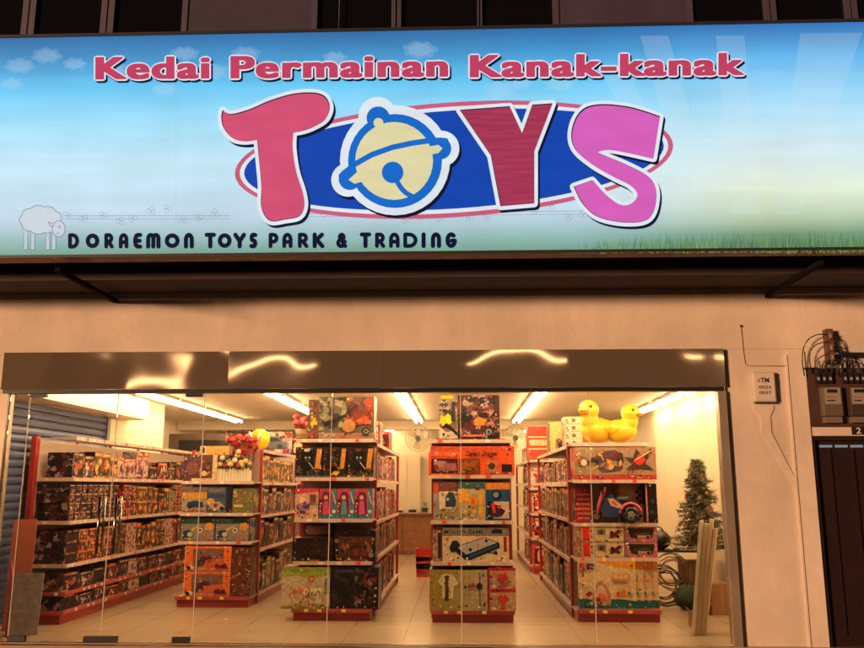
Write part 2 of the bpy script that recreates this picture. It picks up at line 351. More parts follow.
# ------------------------------------------------------------------ signboard
SGY = -1.40
def sp(x, y, k=0): p = at(x, y, SGY); return Vector((p.x, SGY-.004-.0025*k, p.z))
sg = empty('shop_signboard', (-.3,SGY,3.6), 'wide backlit blue toy shop signboard with big coloured letters', 'signboard')
def sb(mb, name):
    o = mb.build(name, sg, loc=(.3,-SGY,-3.6)); return o
SX0, SX1, SGZ0, SGZ1 = -5.6, 4.9, 3.61, 5.80
def sign_face():
    m = bpy.data.materials.new('backlit_banner_print'); m.use_nodes = True; n = m.node_tree; b = n.nodes['Principled BSDF']; L = n.links.new
    tc = n.nodes.new('ShaderNodeTexCoord'); sx = n.nodes.new('ShaderNodeSeparateXYZ'); L(tc.outputs['Object'], sx.inputs[0])
    def ramp(stops, src, fmin, fmax):
        mr = n.nodes.new('ShaderNodeMapRange'); mr.inputs[1].default_value = fmin; mr.inputs[2].default_value = fmax; L(src, mr.inputs[0])
        cr = n.nodes.new('ShaderNodeValToRGB'); e = cr.color_ramp.elements
        for i, (p, c) in enumerate(stops):
            x = e[i] if i < 2 else e.new(p); x.position = p; x.color = (*(lin(c) if len(c) == 3 else (c[0],)*3), 1)
        L(mr.outputs[0], cr.inputs[0]); return cr.outputs[0]
    A = ramp([(0,(112,160,140)),(.07,(150,190,190)),(.16,(192,216,234)),(.38,(196,232,248)),(.58,(162,226,252)),(.75,(98,200,246)),(.88,(58,150,208)),(1,(22,104,166))], sx.outputs[2], SGZ0, SGZ1)
    B = ramp([(0,(74,112,84)),(.06,(112,150,116)),(.13,(184,206,170)),(.25,(232,242,216)),(.42,(216,238,242)),(.65,(164,220,250)),(.85,(92,180,236)),(1,(32,112,186))], sx.outputs[2], SGZ0, SGZ1)
    F = ramp([(0,(0.0,)),(.3,(0.0,)),(.75,(1.0,)),(1,(.9,))], sx.outputs[0], 0, 3.6)
    mx = n.nodes.new('ShaderNodeMix'); mx.data_type = 'RGBA'; L(F, mx.inputs[0]); L(A, mx.inputs[6]); L(B, mx.inputs[7])
    nz = n.nodes.new('ShaderNodeTexNoise'); nz.inputs['Scale'].default_value = 1.6; nz.inputs['Detail'].default_value = 5; L(tc.outputs['Object'], nz.inputs['Vector'])
    mp = n.nodes.new('ShaderNodeMapping'); mp.inputs['Scale'].default_value = (.25,1,3.2); L(tc.outputs['Object'], mp.inputs[0])
    n2 = n.nodes.new('ShaderNodeTexNoise'); n2.inputs['Scale'].default_value = 2.2; n2.inputs['Detail'].default_value = 3; L(mp.outputs[0], n2.inputs['Vector'])
    ad = n.nodes.new('ShaderNodeMath'); ad.operation = 'ADD'; L(nz.outputs['Fac'], ad.inputs[0]); L(n2.outputs['Fac'], ad.inputs[1])
    mr = n.nodes.new('ShaderNodeMapRange'); mr.inputs[1].default_value = .7; mr.inputs[2].default_value = 1.3; mr.inputs[3].default_value = .90; mr.inputs[4].default_value = 1.05; L(ad.outputs[0], mr.inputs[0])
    s = n.nodes.new('ShaderNodeVectorMath'); s.operation = 'SCALE'; L(mx.outputs[2], s.inputs[0]); L(mr.outputs[0], s.inputs['Scale'])
    L(s.outputs[0], b.inputs['Emission Color']); b.inputs['Emission Strength'].default_value = 1.0
    b.inputs['Base Color'].default_value = (.02,.03,.04,1); b.inputs['Roughness'].default_value = .55; b.inputs['Specular IOR Level'].default_value = .15
    return m
def ink(c, alpha=1, streak=False):
    key = 'sign_ink_%02x%02x%02x_%d' % (*c, int(alpha*100))
    if key in MATS: return MATS[key]
    l = lin(c); m = mat(key, tuple(v*.05 for v in l), .6, emit=l, estr=.93, spec=.05)
    n = m.node_tree; b = n.nodes['Principled BSDF']; b.inputs['Alpha'].default_value = alpha
    t = n.nodes.new('ShaderNodeTexNoise'); mp = n.nodes.new('ShaderNodeMapping'); mp.inputs['Scale'].default_value = (1.2,1,14) if streak else (1,1,3)
    tc = n.nodes['Texture Coordinate']; t.inputs['Scale'].default_value = 3; t.inputs['Detail'].default_value = 4
    r = n.nodes.new('ShaderNodeMapRange'); r.inputs[1].default_value = .3; r.inputs[2].default_value = .7; r.inputs[3].default_value = .78 if streak else .93; r.inputs[4].default_value = 1.12 if streak else 1.05
    s = n.nodes.new('ShaderNodeVectorMath'); s.operation = 'SCALE'; s.inputs[0].default_value = l; L = n.links.new
    L(tc.outputs['Object'], mp.inputs[0]); L(mp.outputs[0], t.inputs['Vector']); L(t.outputs['Fac'], r.inputs[0]); L(r.outputs[0], s.inputs['Scale']); L(s.outputs[0], b.inputs['Emission Color'])
    return m
FR = mat('signboard_frame', (.05,.045,.05), .4, .5)
m = MB(); m.box(SX0,SX1,SGY,SGY+.012,SGZ0,SGZ1,sign_face()); sb(m, 'banner_face')
m = MB(); m.box(SX0-.02,SX1+.02,SGY-.012,SGY+.20,SGZ1+.001,SGZ1+.03,FR); m.box(SX0-.02,SX1+.02,SGY-.012,SGY+.03,SGZ0-.028,SGZ0-.001,FR)
sb(m, 'frame')
BRW = mat('signboard_underside_lit', (.62,.36,.25), .6, noise=.35, nscale=7)  # light bounced off the floor put into the raised board colour
m = MB(); m.box(SX0,SX1,SGY+.031,SGY+.20,SGZ0-.02,SGZ0-.004,BRW); sb(m, 'bottom_board')
m = MB(); m.box(SX0,SX1,SGY+.185,SGY+.20,SGZ0-.003,SGZ1,FR); sb(m, 'back_board')
for x, ye in ((-3.71,-.02),(3.22,-.02)):
    sb(MB().box(x-.025,x+.025,SGY+.05,ye,SZ-.105,SZ-.065,mat('bracket_matt_black',(.006,.005,.005),.9,spec=.1)), 'bracket')
def smooth_loop(pts, corners=(), n=6, closed=True):
    out = []; N = len(pts)
    for i in range(N if closed else N-1):
        p0, p1, p2, p3 = (Vector(pts[(i+k-1) % N if closed else min(max(i+k-1,0),N-1)]) for k in range(4))
        if i in corners: p0 = p1
        if (i+1) % N in corners: p3 = p2
        for k in range(n):
            t = k/n; out.append(.5*((2*p1)+(p2-p0)*t+(2*p0-5*p1+4*p2-p3)*t*t+(3*p1-p0-3*p2+p3)*t**3))
    if not closed: out.append(Vector(pts[-1]))
    return out
def fill(mb, loop, k, m):
    pts = [sp(p[0], p[1], k) for p in loop]; cu = [bmesh.new()]
    bm = cu[0]; vs_ = [bm.verts.new(p) for p in pts]; f = bm.faces.new(vs_); f.normal_update()
    r = bmesh.ops.triangulate(bm, faces=[f]); 
    for t in bm.faces: mb.face([v.co.copy() for v in t.verts], m)
    bm.free()
def stroke(mb, path, wpx, k, m, closed=False, caps=True):
    P = [Vector((p[0],p[1])) for p in path]
    if closed: P = P+[P[0]]
    for i in range(len(P)-1):
        a, b = P[i], P[i+1]; d = b-a
        if d.length < 1e-6: continue
        nrm = Vector((-d.y, d.x)).normalized()*wpx/2
        kk = k+.012*i+.001*(len(mb.bm.verts)%97)
        mb.face([sp(*(a+nrm),kk), sp(*(b+nrm),kk), sp(*(b-nrm),kk), sp(*(a-nrm),kk)], m)
    if caps:
        for i, p in enumerate(P[:-1] if closed else P):
            kk = k+.006+.012*i+.001*(len(mb.bm.verts)%97)
            mb.face([sp(p.x+wpx/2*cos(t*pi/5), p.y+wpx/2*sin(t*pi/5), kk) for t in range(10)], m)
def circ(x, y, r, n=36): return [(x+r*cos(2*pi*i/n), y+r*sin(2*pi*i/n)) for i in range(n)]
NAVY, WHT = ink((14,22,50)), ink((226,236,246)); SHD = ink((30,40,70), .8)
PINK, CRIM, MAG, BLU, CRM, BBL, ROS = ink((214,84,120)), ink((170,58,90), 1, True), ink((216,98,190)), ink((22,72,178)), ink((226,218,170)), ink((24,108,206)), ink((206,96,128))
# clouds, sun rays, grass, fence line
m = MB(); CL = ink((196,222,240), .15)
SEAM = ink((60,90,120), .10)
for xs in (176,431,690): stroke(m, [(xs,39),(xs,254)], .7, .2, SEAM, False, False)
rc = random.Random(3)
for cx, cy in ((20,66),(47,56),(75,64),(112,70),(165,90),(214,72),(246,54),(335,58),(420,50),(500,90),(520,84),(560,84),(12,84),(185,54)):
    ph, sc0 = rc.random()*3, rc.uniform(.75,1.2)
    for j, g_ in enumerate((1,.72)): fill(m, [(cx+sc0*g_*(13+3*abs(sin(2.5*t+ph)))*cos(t), cy+sc0*g_*(6+2.4*abs(sin(3.5*t+ph)))*sin(t)) for t in [2*pi*i/48 for i in range(48)]], .3+j*.3, CL)
sb(m, 'cloud_print')
m = MB(); RAY = ink((220,236,240), .13)
for q in ([(640,36),(668,36),(715,200),(690,215)],[(716,36),(744,36),(760,215),(732,215)],[(800,34),(862,33),(800,215),(775,215)],[(600,70),(625,62),(690,210),(676,218)]): fill(m, q, .5, RAY)
sb(m, 'light_ray_print')
m = MB(); gs = [ink((76,126,72), .5), ink((110,156,92), .5), ink((60,106,68), .45), ink((144,178,110), .5)]
for i in range(900):
    x = 560+330*rc.random()**.8; base = 252; h = (5+16*rc.random())*min(1,(x-540)/120); dx = rc.uniform(-4,4)
    y0 = 254-rc.random()*6
    m.face([sp(x-.7,y0,.6), sp(x+.7,y0,.6), sp(x+dx,y0-h,.6)], gs[i%4])
sb(m, 'grass_print')
m = MB(); LN = ink((150,140,160), .6)
stroke(m, [(68,216),(230,216)], .8, .4, LN); stroke(m, [(300,214),(600,211)], .8, .4, LN); stroke(m, [(68,219),(230,219)], .6, .4, LN)
stroke(m, [(300,217),(600,214)], .6, .4, LN)
for i in range(34):
    x = 70+i*16+rc.uniform(-3,3); y = 216+rc.uniform(-7,6)-(x-70)*.006
    if 225 < x < 305 or 490 < x < 520: continue
    for a in range(3): stroke(m, circ(x+2.6*cos(a*2.1+i), y+2*sin(a*2.1+i), 2.2, 9), .45, .45, LN, True, False)
# a woolly sheep outline grazing
LD = ink((90,100,130), .75); 
sheep = [(41+(20+1.6*abs(sin(4.5*t)))*cos(t), 220+(13+1.6*abs(sin(4.5*t)))*sin(t)) for t in [2*pi*i/54 for i in range(54)]]
for x in (26,33,48,54):
    fill(m, [(x-2,228),(x+2,228),(x+1.6,250),(x-2.4,250)], .41, ink((206,216,228), .8)); stroke(m, [(x-2,231),(x-2,250),(x+2,250),(x+2,231)], .6, .43, LD, False, False)
fill(m, sheep, .5, ink((208,218,230), .95)); stroke(m, sheep, .7, .6, LD, True, False)
hd = [(59+6*cos(t)-2.5*sin(t), 229+3*cos(t)+7.5*sin(t)) for t in [2*pi*i/20 for i in range(20)]]
fill(m, hd, .8, ink((208,218,230), .95)); stroke(m, hd, .7, .9, LD, True, False)
stroke(m, [(53,224),(49,222),(50,226),(54,227)], .7, .95, LD, False, False); stroke(m, circ(60,227,.8,8), .6, .96, LD, True, False); stroke(m, [(57,233),(60,234)], .6, .97, LD, False, False)
sb(m, 'meadow_print')
# ellipse
def ell(a, b, th, n=72, c=(454,160)): return [(c[0]+a*cos(t)*cos(th)+b*sin(t)*sin(th), c[1]-a*cos(t)*sin(th)+b*sin(t)*cos(th)) for t in [2*pi*i/n for i in range(n)]]
m = MB(); fill(m, ell(219.5,57.5,.068), 1, ROS); fill(m, ell(214.5,53,.068), 2, WHT); fill(m, ell(210,49,.068), 3, BLU); sb(m, 'oval_print')
z5 = lambda L_, x0=210: [(x0+x/3.456, 80+y/3.456) for x, y in L_]
Tt = smooth_loop(z5([(46,108),(75,122),(140,105),(210,75),(290,52),(360,48),(400,62),(416,100),(400,140),(360,165),(325,178),(290,185),(288,240),(300,320),(322,390),(328,440),(310,475),(262,486),(215,492),(190,470),(178,430),(180,370),(172,280),(165,210),(120,215),(80,205),(50,170),(42,135)]), corners=(0,11,23))
Yy = z5([(68,108),(240,95),(283,188),(318,90),(388,85),(325,250),(325,430),(208,440),(175,265)], 440)
Ss = smooth_loop(z5([(758,130),(700,110),(640,95),(560,88),(500,100),(465,140),(452,200),(470,250),(530,300),(600,340),(655,368),(680,400),(660,430),(620,435),(570,400),(525,350),(460,372),(490,430),(540,475),(620,495),(700,492),(735,460),(745,390),(720,340),(650,300),(560,262),(545,250),(600,246),(735,275)], 440), corners=(0,15,16,28))
for loop, c, nm in ((Tt,PINK,'letter_t'),(Yy,CRIM,'letter_y'),(Ss,MAG,'letter_s')):
    m = MB(); off = [(p[0]+2.2, p[1]+2.6) for p in loop]
    stroke(m, off, 7.0, 4, NAVY, True); stroke(m, loop, 7.4, 7, WHT, True); fill(m, loop, 10, NAVY)
    ins = [(p[0]+.5, p[1]+.9) for p in loop]; fill(m, [(p[0]*.985+sum(q[0] for q in loop)/len(loop)*.015+.3, p[1]*.985+sum(q[1] for q in loop)/len(loop)*.015+.5) for p in loop], 11, c)
    sb(m, nm)
def zc(x, y, r): return circ(210+x/3.456, 80+y/3.456, r/3.456)
m = MB()
for dx, dy, k, mm in ((8,10,5,NAVY),(0,0,6,WHT)):
    for j, q in enumerate(((640,280,190),(580,128,66),(478,348,58),(800,240,62))): fill(m, zc(q[0]+dx,q[1]+dy,q[2]), k+.1*j, mm)
for j, q in enumerate(((640,283,162),(582,135,40),(484,345,38),(796,240,38))): fill(m, zc(*q), 7+.1*j, BBL)
fill(m, zc(637,283,134), 8, CRM); fill(m, zc(583,152,17), 8.2, CRM)
stroke(m, z5([(583,150),(590,175)]), 30/3.456, 8.3, CRM)
fill(m, z5([(480,348),(520,312),(580,280),(650,255),(720,240),(790,228),(804,240),(790,256),(760,262),(640,330),(545,350),(500,362)]), 8.5, CRM)
stroke(m, z5([(455,335),(500,296),(560,262),(630,237),(700,222),(770,212),(815,214)]), 19/3.456, 9, BBL)
fill(m, zc(632,323,37), 9.2, BBL); stroke(m, smooth_loop(z5([(645,350),(660,375),(680,395),(704,408)]), closed=False), 17/3.456, 9.3, BBL)
sb(m, 'bell_print')
# text
def text_mesh(s, offset=0, spacing=1.0):
    cu = bpy.data.curves.new('txt', 'FONT'); cu.body = s; cu.offset = offset; cu.space_character = spacing; cu.space_word = .8; cu.size = 1; cu.resolution_u = 6
    o = bpy.data.objects.new('txt', cu); col.objects.link(o); dg = bpy.context.evaluated_depsgraph_get()
    me = bpy.data.meshes.new_from_object(o.evaluated_get(dg)); bpy.data.objects.remove(o)
    return me
def text_into(mb, s, fn, m, offset=0, spacing=1.0, ref=None):
    """fn(u,v) maps the text's own 0..1 box to a point"""
    me = text_mesh(s, offset, spacing); base = ref or text_bounds(s, 0 if ref is None else offset, spacing)
    x0, x1, y0, y1 = base
    vs_ = [mb.bm.verts.new(fn((v.co.x-x0)/(x1-x0), (v.co.y-y0)/(y1-y0))) for v in me.vertices]; i = mb.mi(m)
    for p in me.polygons:
        try: f = mb.bm.faces.new([vs_[k] for k in p.vertices]); f.material_index = i
        except ValueError: pass
    bpy.data.meshes.remove(me)
def text_bounds(s, offset, spacing):
    me = text_mesh(s, offset, spacing); X = [v.co.x for v in me.vertices]; Y = [v.co.y for v in me.vertices]; bpy.data.meshes.remove(me)
    return min(X), max(X), min(Y), max(Y)
TXT = ink((196,66,100))
def title(word, xl, xr, ytl, ybl, nm='title_lettering'):
    m = MB(); b = text_bounds(word, 0, 1.12)
    def F(k, dx=0, dy=0):
        sl = -.0085
        def f(u, v):
            x = xl+u*(xr-xl)+dx; return sp(x, ybl+(ytl-ybl)*v+dy+sl*(x-xl), k)
        return f
    bx, by, ow = 1.7, .5, 1.5
    core = [(dx*bx/2, dy*by) for dx in (-2,-1,0,1,2) for dy in (-1,1)]
    rim = [((bx+ow)*cos(t), (by+ow)*sin(t)) for t in [2*pi*i/14 for i in range(14)]]+[(bx*.8*sx_, by+ow*.6*sy_) for sx_ in (-1,1) for sy_ in (-1,1)]
    for i, (dx, dy) in enumerate(rim): text_into(m, word, F(1.0+.03*i,dx+1.7,dy+1.9), NAVY, .012, 1.12, b)
    for i, (dx, dy) in enumerate(rim): text_into(m, word, F(2.0+.03*i,dx,dy), WHT, .012, 1.12, b)
    for i, (dx, dy) in enumerate(core): text_into(m, word, F(3.0+.03*i,dx,dy), TXT, .012, 1.12, b)
    sb(m, nm)
title('Kedai', 98, 208, 58.5, 79.5); title('Permainan', 233, 446, 57.5, 78.5); title('Kanak-kanak', 472, 741, 56.5, 77.5)
# rounded art-deco capitals, drawn as strokes in a unit box (y down)
def arc(cx, cy, rx, ry, a0, a1, n=10): return [(cx+rx*cos(radians(a0+(a1-a0)*i/n)), cy+ry*sin(radians(a0+(a1-a0)*i/n))) for i in range(n+1)]
G = {
 'D':[[(.0,0),(.35,0)]+arc(.35,.5,.65,.5,-90,90)+[(.0,1),(.0,0)]],
 'O':[arc(.5,.5,.45,.45,0,360,20)],
 'R':[[(.12,1),(.12,0),(.5,0)]+arc(.5,.28,.36,.28,-90,90)+[(.15,.56)],[(.5,.58),(.92,1)]],
 'A':[[(.1,1),(.1,.45)]+arc(.5,.42,.4,.42,180,360)+[(.9,1)],[(.1,.62),(.9,.62)]],
 'E':[[(.95,0),(.55,0)]+arc(.5,.5,.42,.5,-90,-270)+[(.95,1)],[(.15,.5),(.85,.5)]],
 'M':[[(.06,1),(.06,.4)]+arc(.29,.3,.22,.3,180,360)+[(.5,1)],[(.5,.4)]+arc(.72,.3,.22,.3,180,360)+[(.94,1)]],
 'N':[[(.1,1),(.1,.45)]+arc(.5,.42,.4,.42,180,360)+[(.9,1)]],
 'T':[[(.0,0),(1,0)],[(.5,0),(.5,1)]],
 'Y':[[(.05,0),(.5,.55),(.95,0)],[(.5,.5),(.5,1)]],
 'S':[[(.9,.03),(.5,.0)]+arc(.45,.25,.32,.25,-90,-250)+arc(.5,.74,.36,.26,-60,110)+[(.08,.97)]],
 'P':[[(.12,1),(.12,0),(.5,0)]+arc(.5,.3,.38,.3,-90,90)+[(.15,.6)]],
 'K':[[(.12,0),(.12,1)],[(.9,0),(.2,.55)],[(.35,.45),(.95,1)]],
 '&':[[(.9,.6),(.55,1),(.3,1)]+arc(.35,.72,.3,.26,90,270)+[(.6,.42)]+arc(.5,.22,.25,.22,60,-240)+[(.95,1)]],
 'I':[[(.5,0),(.5,1)]],
 'G':[arc(.5,.5,.42,.5,-50,-350,16)+[(.92,.55),(.55,.55)]],
}
m = MB(); items = []
for ch, a, b in (('D',38,78),('O',108,163),('R',183,222),('A',243,283),('E',303,338),('M',355,415),('O',432,493),('N',510,552),('T',598,640),('O',650,706),('Y',714,765),('S',780,812)): items.append((ch, 60+a/4.11, 60+b/4.11))
for ch, a, b in (('P',35,78),('A',92,135),('R',155,200),('K',215,265),('&',315,358),('T',413,455),('R',472,515),('A',530,575),('D',592,645),('I',665,680),('N',702,745),('G',762,810)): items.append((ch, 260+a/4.11, 260+b/4.11))
pw = 0
for ch, xl, xr in items:
    xl -= .7; xr += .7; yt = 235.4-(xl-68)*.002; h = 11.6; wk = 3.9 if ch in 'DRPA&' else 4.3
    m = MB()
    for s_ in G[ch]: stroke(m, [(xl+wk/2+(xr-xl-wk)*x, yt+h*y) for x, y in s_], wk, 2, NAVY)
    sb(m, 'name_letter')
# ------------------------------------------------------------------ ceiling tubes
TUBE = mat('tube_glow', (1,1,1), .5, emit=(1.0,.70,.38), estr=TUBE_L)
FIX = mat('batten_white', (.75,.68,.55), .5)
rows_ = [(-4.55,.5,8.3,'nearest the left wall'),(-2.72,.6,6.6,'over the left aisle'),(-.87,.6,8.6,'in the middle'),(1.14,.6,8.6,'over the right aisle'),(3.2,.6,6.6,'nearest the right wall'),(-1.7,9.5,12.1,'left behind the beam'),(1.6,9.5,12.1,'right behind the beam')]
for x, ya, yb, lab in rows_:
    n = int((yb-ya)/1.3+.01)
    for k in range(n):
        y = ya+(k+.5)*(yb-ya)/n
        t = empty('ceiling_light', (x,y,2.9), f'lit white tube light, {ORD[k+1]} from the front in the ceiling row {lab}', 'ceiling light', 'tube lights on the ceiling')
        MB().box(-.09,.09,-.62,.62,-.045,-.001,FIX).build('batten', t)
        for dx in (-.055,.055): MB().tube([(dx,-.62,-.068),(dx,.62,-.068)],.020,TUBE,6).build('tube', t)
for k, x in enumerate((-3.9,-2.0,-.2,1.5,2.7)):  # added tubes, hidden by the header, to brighten the display fronts
    t = empty('ceiling_light', (x,.42,2.9), f'added fill tube light set crosswise just inside the glass, {ORD[k+1]} from the left', 'ceiling light', 'tube lights on the ceiling', pi/2)
    MB().box(-.09,.09,-.62,.62,-.045,-.001,FIX).build('batten', t)
    for dx in (-.055,.055): MB().tube([(dx,-.62,-.068),(dx,.62,-.068)],.020,TUBE,6).build('tube', t)
# ------------------------------------------------------------------ toy packaging
def blobs(mb, rnd, x0, x1, z0, z1, y, cols, n, s=.25):
    """printed picture: a few irregular ink shapes, each a hair proud of the last"""
    for i in range(n):
        cx, cz = rnd.uniform(x0+.15*(x1-x0), x1-.15*(x1-x0)), rnd.uniform(z0+.15*(z1-z0), z1-.15*(z1-z0))
        r = s*min(x1-x0, z1-z0)*rnd.uniform(.5,1.2); k = rnd.choice((4,5,7)); a0 = rnd.uniform(0,6); th = rnd.uniform(0,pi); ex = rnd.uniform(.25,.9)
        pts = []
        for j in range(k):
            q = r*rnd.uniform(.55,1.2); ax, ay = 1.4*q*cos(a0+2*pi*j/k), 1.2*ex*q*sin(a0+2*pi*j/k); px, pz = cx+ax*cos(th)-ay*sin(th), cz+ax*sin(th)+ay*cos(th)
            pts.append((min(max(px,x0),x1), y-.0004*(i+1), min(max(pz,z0),z1)))
        mb.face(pts, pm(rnd.choice(cols)))
STYLES = {  # body, title band, window or picture ground, picture inks
 'dark':  ('dark', (30,26,34), (26,18,24), [(170,130,100),(130,40,40),(210,200,180),(70,70,110),(40,30,40),(180,80,50)]),
 'black': ('dark', (14,12,14), (16,12,14), [(40,34,36),(60,30,30)]),
 'red':   ('red', (170,26,26), (70,16,20), [(220,170,140),(200,60,40),(230,200,180),(60,20,30)]),
 'orange':('orange', (205,74,30), (60,30,26), [(220,120,60),(230,190,140),(120,40,40)]),
 'yellow':('yellow', (196,140,50), (90,56,34), [(220,180,100),(60,40,34),(200,90,50)]),
 'pale':  ('pale', (190,60,56), (206,190,176), [(170,60,70),(90,70,90),(220,150,120)]),
 'blue':  ('blue', (34,70,130), (160,160,160), [(40,80,150),(200,160,70),(30,34,50)]),
 'green': ('green', (96,120,50), (170,166,130), [(100,130,60),(190,80,60),(60,70,50)]),
 'pink':  ('pink', (206,60,110), (214,180,190), [(200,60,120),(110,80,150),(240,210,200)]),
 'brown': ('brown', (120,56,34), (50,30,24), [(160,110,70),(90,40,30),(190,160,120)]),
}
LOOK = {'dark':'dark figure box','black':'black toy box','red':'red toy box','orange':'orange toy box','yellow':'tan toy box','pale':'pale toy box','blue':'blue toy box','green':'green toy box','pink':'pink doll box','brown':'brown toy pack'}
MESH = {}
def box_mesh(style, wd, dp, ht, var=0, win=True):
    key = (style, round(wd,3), round(dp,3), round(ht,3), var, win)
    if key in MESH: return MESH[key]
    b, band, ground, inks = STYLES[style]; rnd = random.Random(hash((style, var)) if False else var*31+len(style)*7+ord(style[0]))
    m = MB(); m.box(-wd/2,wd/2,0,dp,0,ht,BUSY[b])
    y = -.0008; bt = .16 if ht > .12 else .22
    m.face([(-wd*.48,y,ht*(1-bt)),(wd*.48,y,ht*(1-bt)),(wd*.48,y,ht*.97),(-wd*.48,y,ht*.97)], pm(band))
    # title: a run of small light blocks of unequal width
    x = -wd*.36
    while x < wd*.3:
        l = wd*rnd.uniform(.05,.11); h0 = ht*(1-bt*.72); m.face([(x,y-.0006,h0),(x+l,y-.0006,h0),(x+l,y-.0006,ht*(1-bt*.22)),(x,y-.0006,ht*(1-bt*.22))], pm(rnd.choice([(230,210,180),(240,200,90),(220,120,90)]))); x += l*1.35
    if win:
        x0, x1, z0, z1 = -wd*.40, wd*.40, ht*.12, ht*(.97-bt)
        m.face([(x0,y,z0),(x1,y,z0),(x1,y,z1),(x0,y,z1)], pm(ground))
        blobs(m, rnd, x0, x1, z0, z1, y-.0005, inks, 14, .26)
        m.face([(x0,y,ht*.03),(x0+wd*.3,y,ht*.03),(x0+wd*.3,y,ht*.09),(x0,y,ht*.09)], pm(inks[0]))
    me = m.mesh('toy_box'); MESH[key] = me; return me
def put(name, me, loc, rz, label, cat, group, sz=1):
    o = bpy.data.objects.new(name, me); col.objects.link(o); o.location = loc; o.rotation_euler.z = rz; o.scale.z = sz; return tag(o, label, cat, group)
# ------------------------------------------------------------------ shelf racks
def board(parent, x0, x1, y0, y1, z, lips, lipm=LIPW, name='shelf'):
    m = MB(); m.box(x0,x1,y0,y1,z-.022,z,SHELFW)
    o = m.build(name, parent); o.location = (0,0,0)
    for s in lips:
        q = MB(); h0, h1 = z-.034, z+.008
        if s == 'f': q.box(x0,x1,y0-.012,y0-.001,h0,h1,lipm)
        if s == 'l': q.box(x0-.012,x0-.001,y0,y1,h0,h1,lipm)
        if s == 'r': q.box(x1+.001,x1+.012,y0,y1,h0,h1,lipm)
        rt_ = random.Random(int(z*1000)+int((y1-y0)*10)+ord(s)); a_, b_ = (x0, x1) if s == 'f' else (y0, y1); u = a_+rt_.uniform(.05,.2)
        while u < b_-.08:
            tw = rt_.uniform(.035,.06); c_ = pm(rt_.choice([(235,225,205),(235,225,205),(240,210,90),(220,70,50)]))
            if s == 'f': q.box(u,u+tw,y0-.0145,y0-.0121,h0+.006,h1-.004,c_)
            if s == 'l': q.box(x0-.0145,x0-.0121,u,u+tw,h0+.006,h1-.004,c_)
            if s == 'r': q.box(x1+.0121,x1+.0145,u,u+tw,h0+.006,h1-.004,c_)
            u += tw+rt_.uniform(.08,.35)
        l = q.build('price_strip', parent); l.parent = o
    return o
def rack(name, label, X0, X1, Y0, Y1, ztop, zs, sides='lr', side_zs=None, side_top=None, group='shop display racks'):
    """island rack: an end display facing the door, long shelves on its sides behind it. Coordinates local to (X0, Y0)."""
    t = empty(name, (X0,Y0,0), label, 'display rack', group); W_, L_ = X1-X0, Y1-Y0
    MB().box(.02,W_-.02,.02,.40,0,.09,RED).build('plinth', t)
    MB().box(.03,W_-.03,.405,.425,.09,ztop,SHELFW).build('back_panel', t)
    for x in (.012, W_-.012): MB().box(x-.018,x+.018,.39,.43,0,ztop+.02,RED).build('upright', t)
    for i, z in enumerate(zs): board(t, 0, W_, .0, .40, z, 'f', LIP if i == 0 else LIPW)
    sz = side_zs or zs; st = side_top or ztop; cx = W_/2
    MB().box(cx-.02,cx+.02,.44,L_,.09,st,SHELFW).build('spine_panel', t)
    for s in sides:
        a, b = (.0, cx-.021) if s == 'l' else (cx+.021, W_)
        MB().box(a+.02 if s == 'l' else a, b if s == 'l' else b-.02, .45, L_, 0,.085,RED).build('side_plinth', t)
        for z in sz+[st]: board(t, a, b, .44, L_, z, s, LIPW)
        for yy in (L_,): 
            x = 0.012 if s == 'l' else W_-.012; MB().box(x-.02,x+.02,yy-.02,yy+.02,0,st+.02,RED).build('upright', t)
    return t
A0 = .13
rk_r = rack('display_rack','red and cream rack by the right wall, ducks on its top', 1.31, 2.28, 1.40, 5.80, 2.03, [A0,.71,1.10,1.60,2.03], 'l', [A0,.66,1.13,1.58], 2.02)
rk_m = rack('display_rack','middle rack with the air hockey game box on it', -.36, .60, 1.30, 5.2, 2.07, [A0,.665,1.13,1.65,2.065], '')
rk_c = rack('display_rack','rack left of the middle aisle, big robot box on its top', -1.98, -1.05, 1.38, 5.4, 2.08, [A0,.66,1.145,1.625,2.08], 'r', [A0,.66,1.1,1.6], 2.05)
rk_l = rack('display_rack','rack nearest the left wall rack with white flower trough on it', -3.70, -2.73, 2.42, 5.25, 2.0, [A0,.82,1.18,1.59], 'r', [A0,.70,1.14,1.58], 2.02)
rk_r2 = rack('display_rack','far narrow rack behind the right front rack', 1.25, 1.62, 6.75, 10.6, 2.0, [A0,.62,1.05,1.5,2.0], 'l', [A0,.66,1.13,1.58], 2.0)
rk_l2 = rack('display_rack','far rack directly behind the left flower rack', -3.66, -2.74, 5.75, 9.0, 2.05, [A0,.7,1.15,1.6], 'r', [A0,.70,1.14,1.58], 2.05)
# left wall rack
LX, LY0, LY1 = -4.50, 1.0, 8.2
wr = empty('wall_rack', (LX,LY0,0), 'long red and cream rack of boxed toys along the left wall', 'wall rack')
WZ = [.14,.345,.65,1.13,1.62]; WT = 2.09
MB().box(-.40,-.03,.02,LY1-LY0,0,.10,RED).build('plinth', wr)
MB().box(-.435,-.425,.01,LY1-LY0,.1,WT-.03,SHELFW).build('back_panel', wr)
for k in range(8): MB().box(-.47,-.436,-.02+k*1.02,.02+k*1.02,0,WT+.02,RED).build('upright', wr)
MB().box(-.50,-.44,-.06,-.021,0,2.10,RED).build('end_post', wr)
for i, z in enumerate(WZ+[WT]):
    dz = LX; 
    o = board(wr, -.42 if z < 2 else -.30, 0, 0, LY1-LY0, z, 'r' if z > 2 else 'rf', LIP if i < 2 else LIPW)
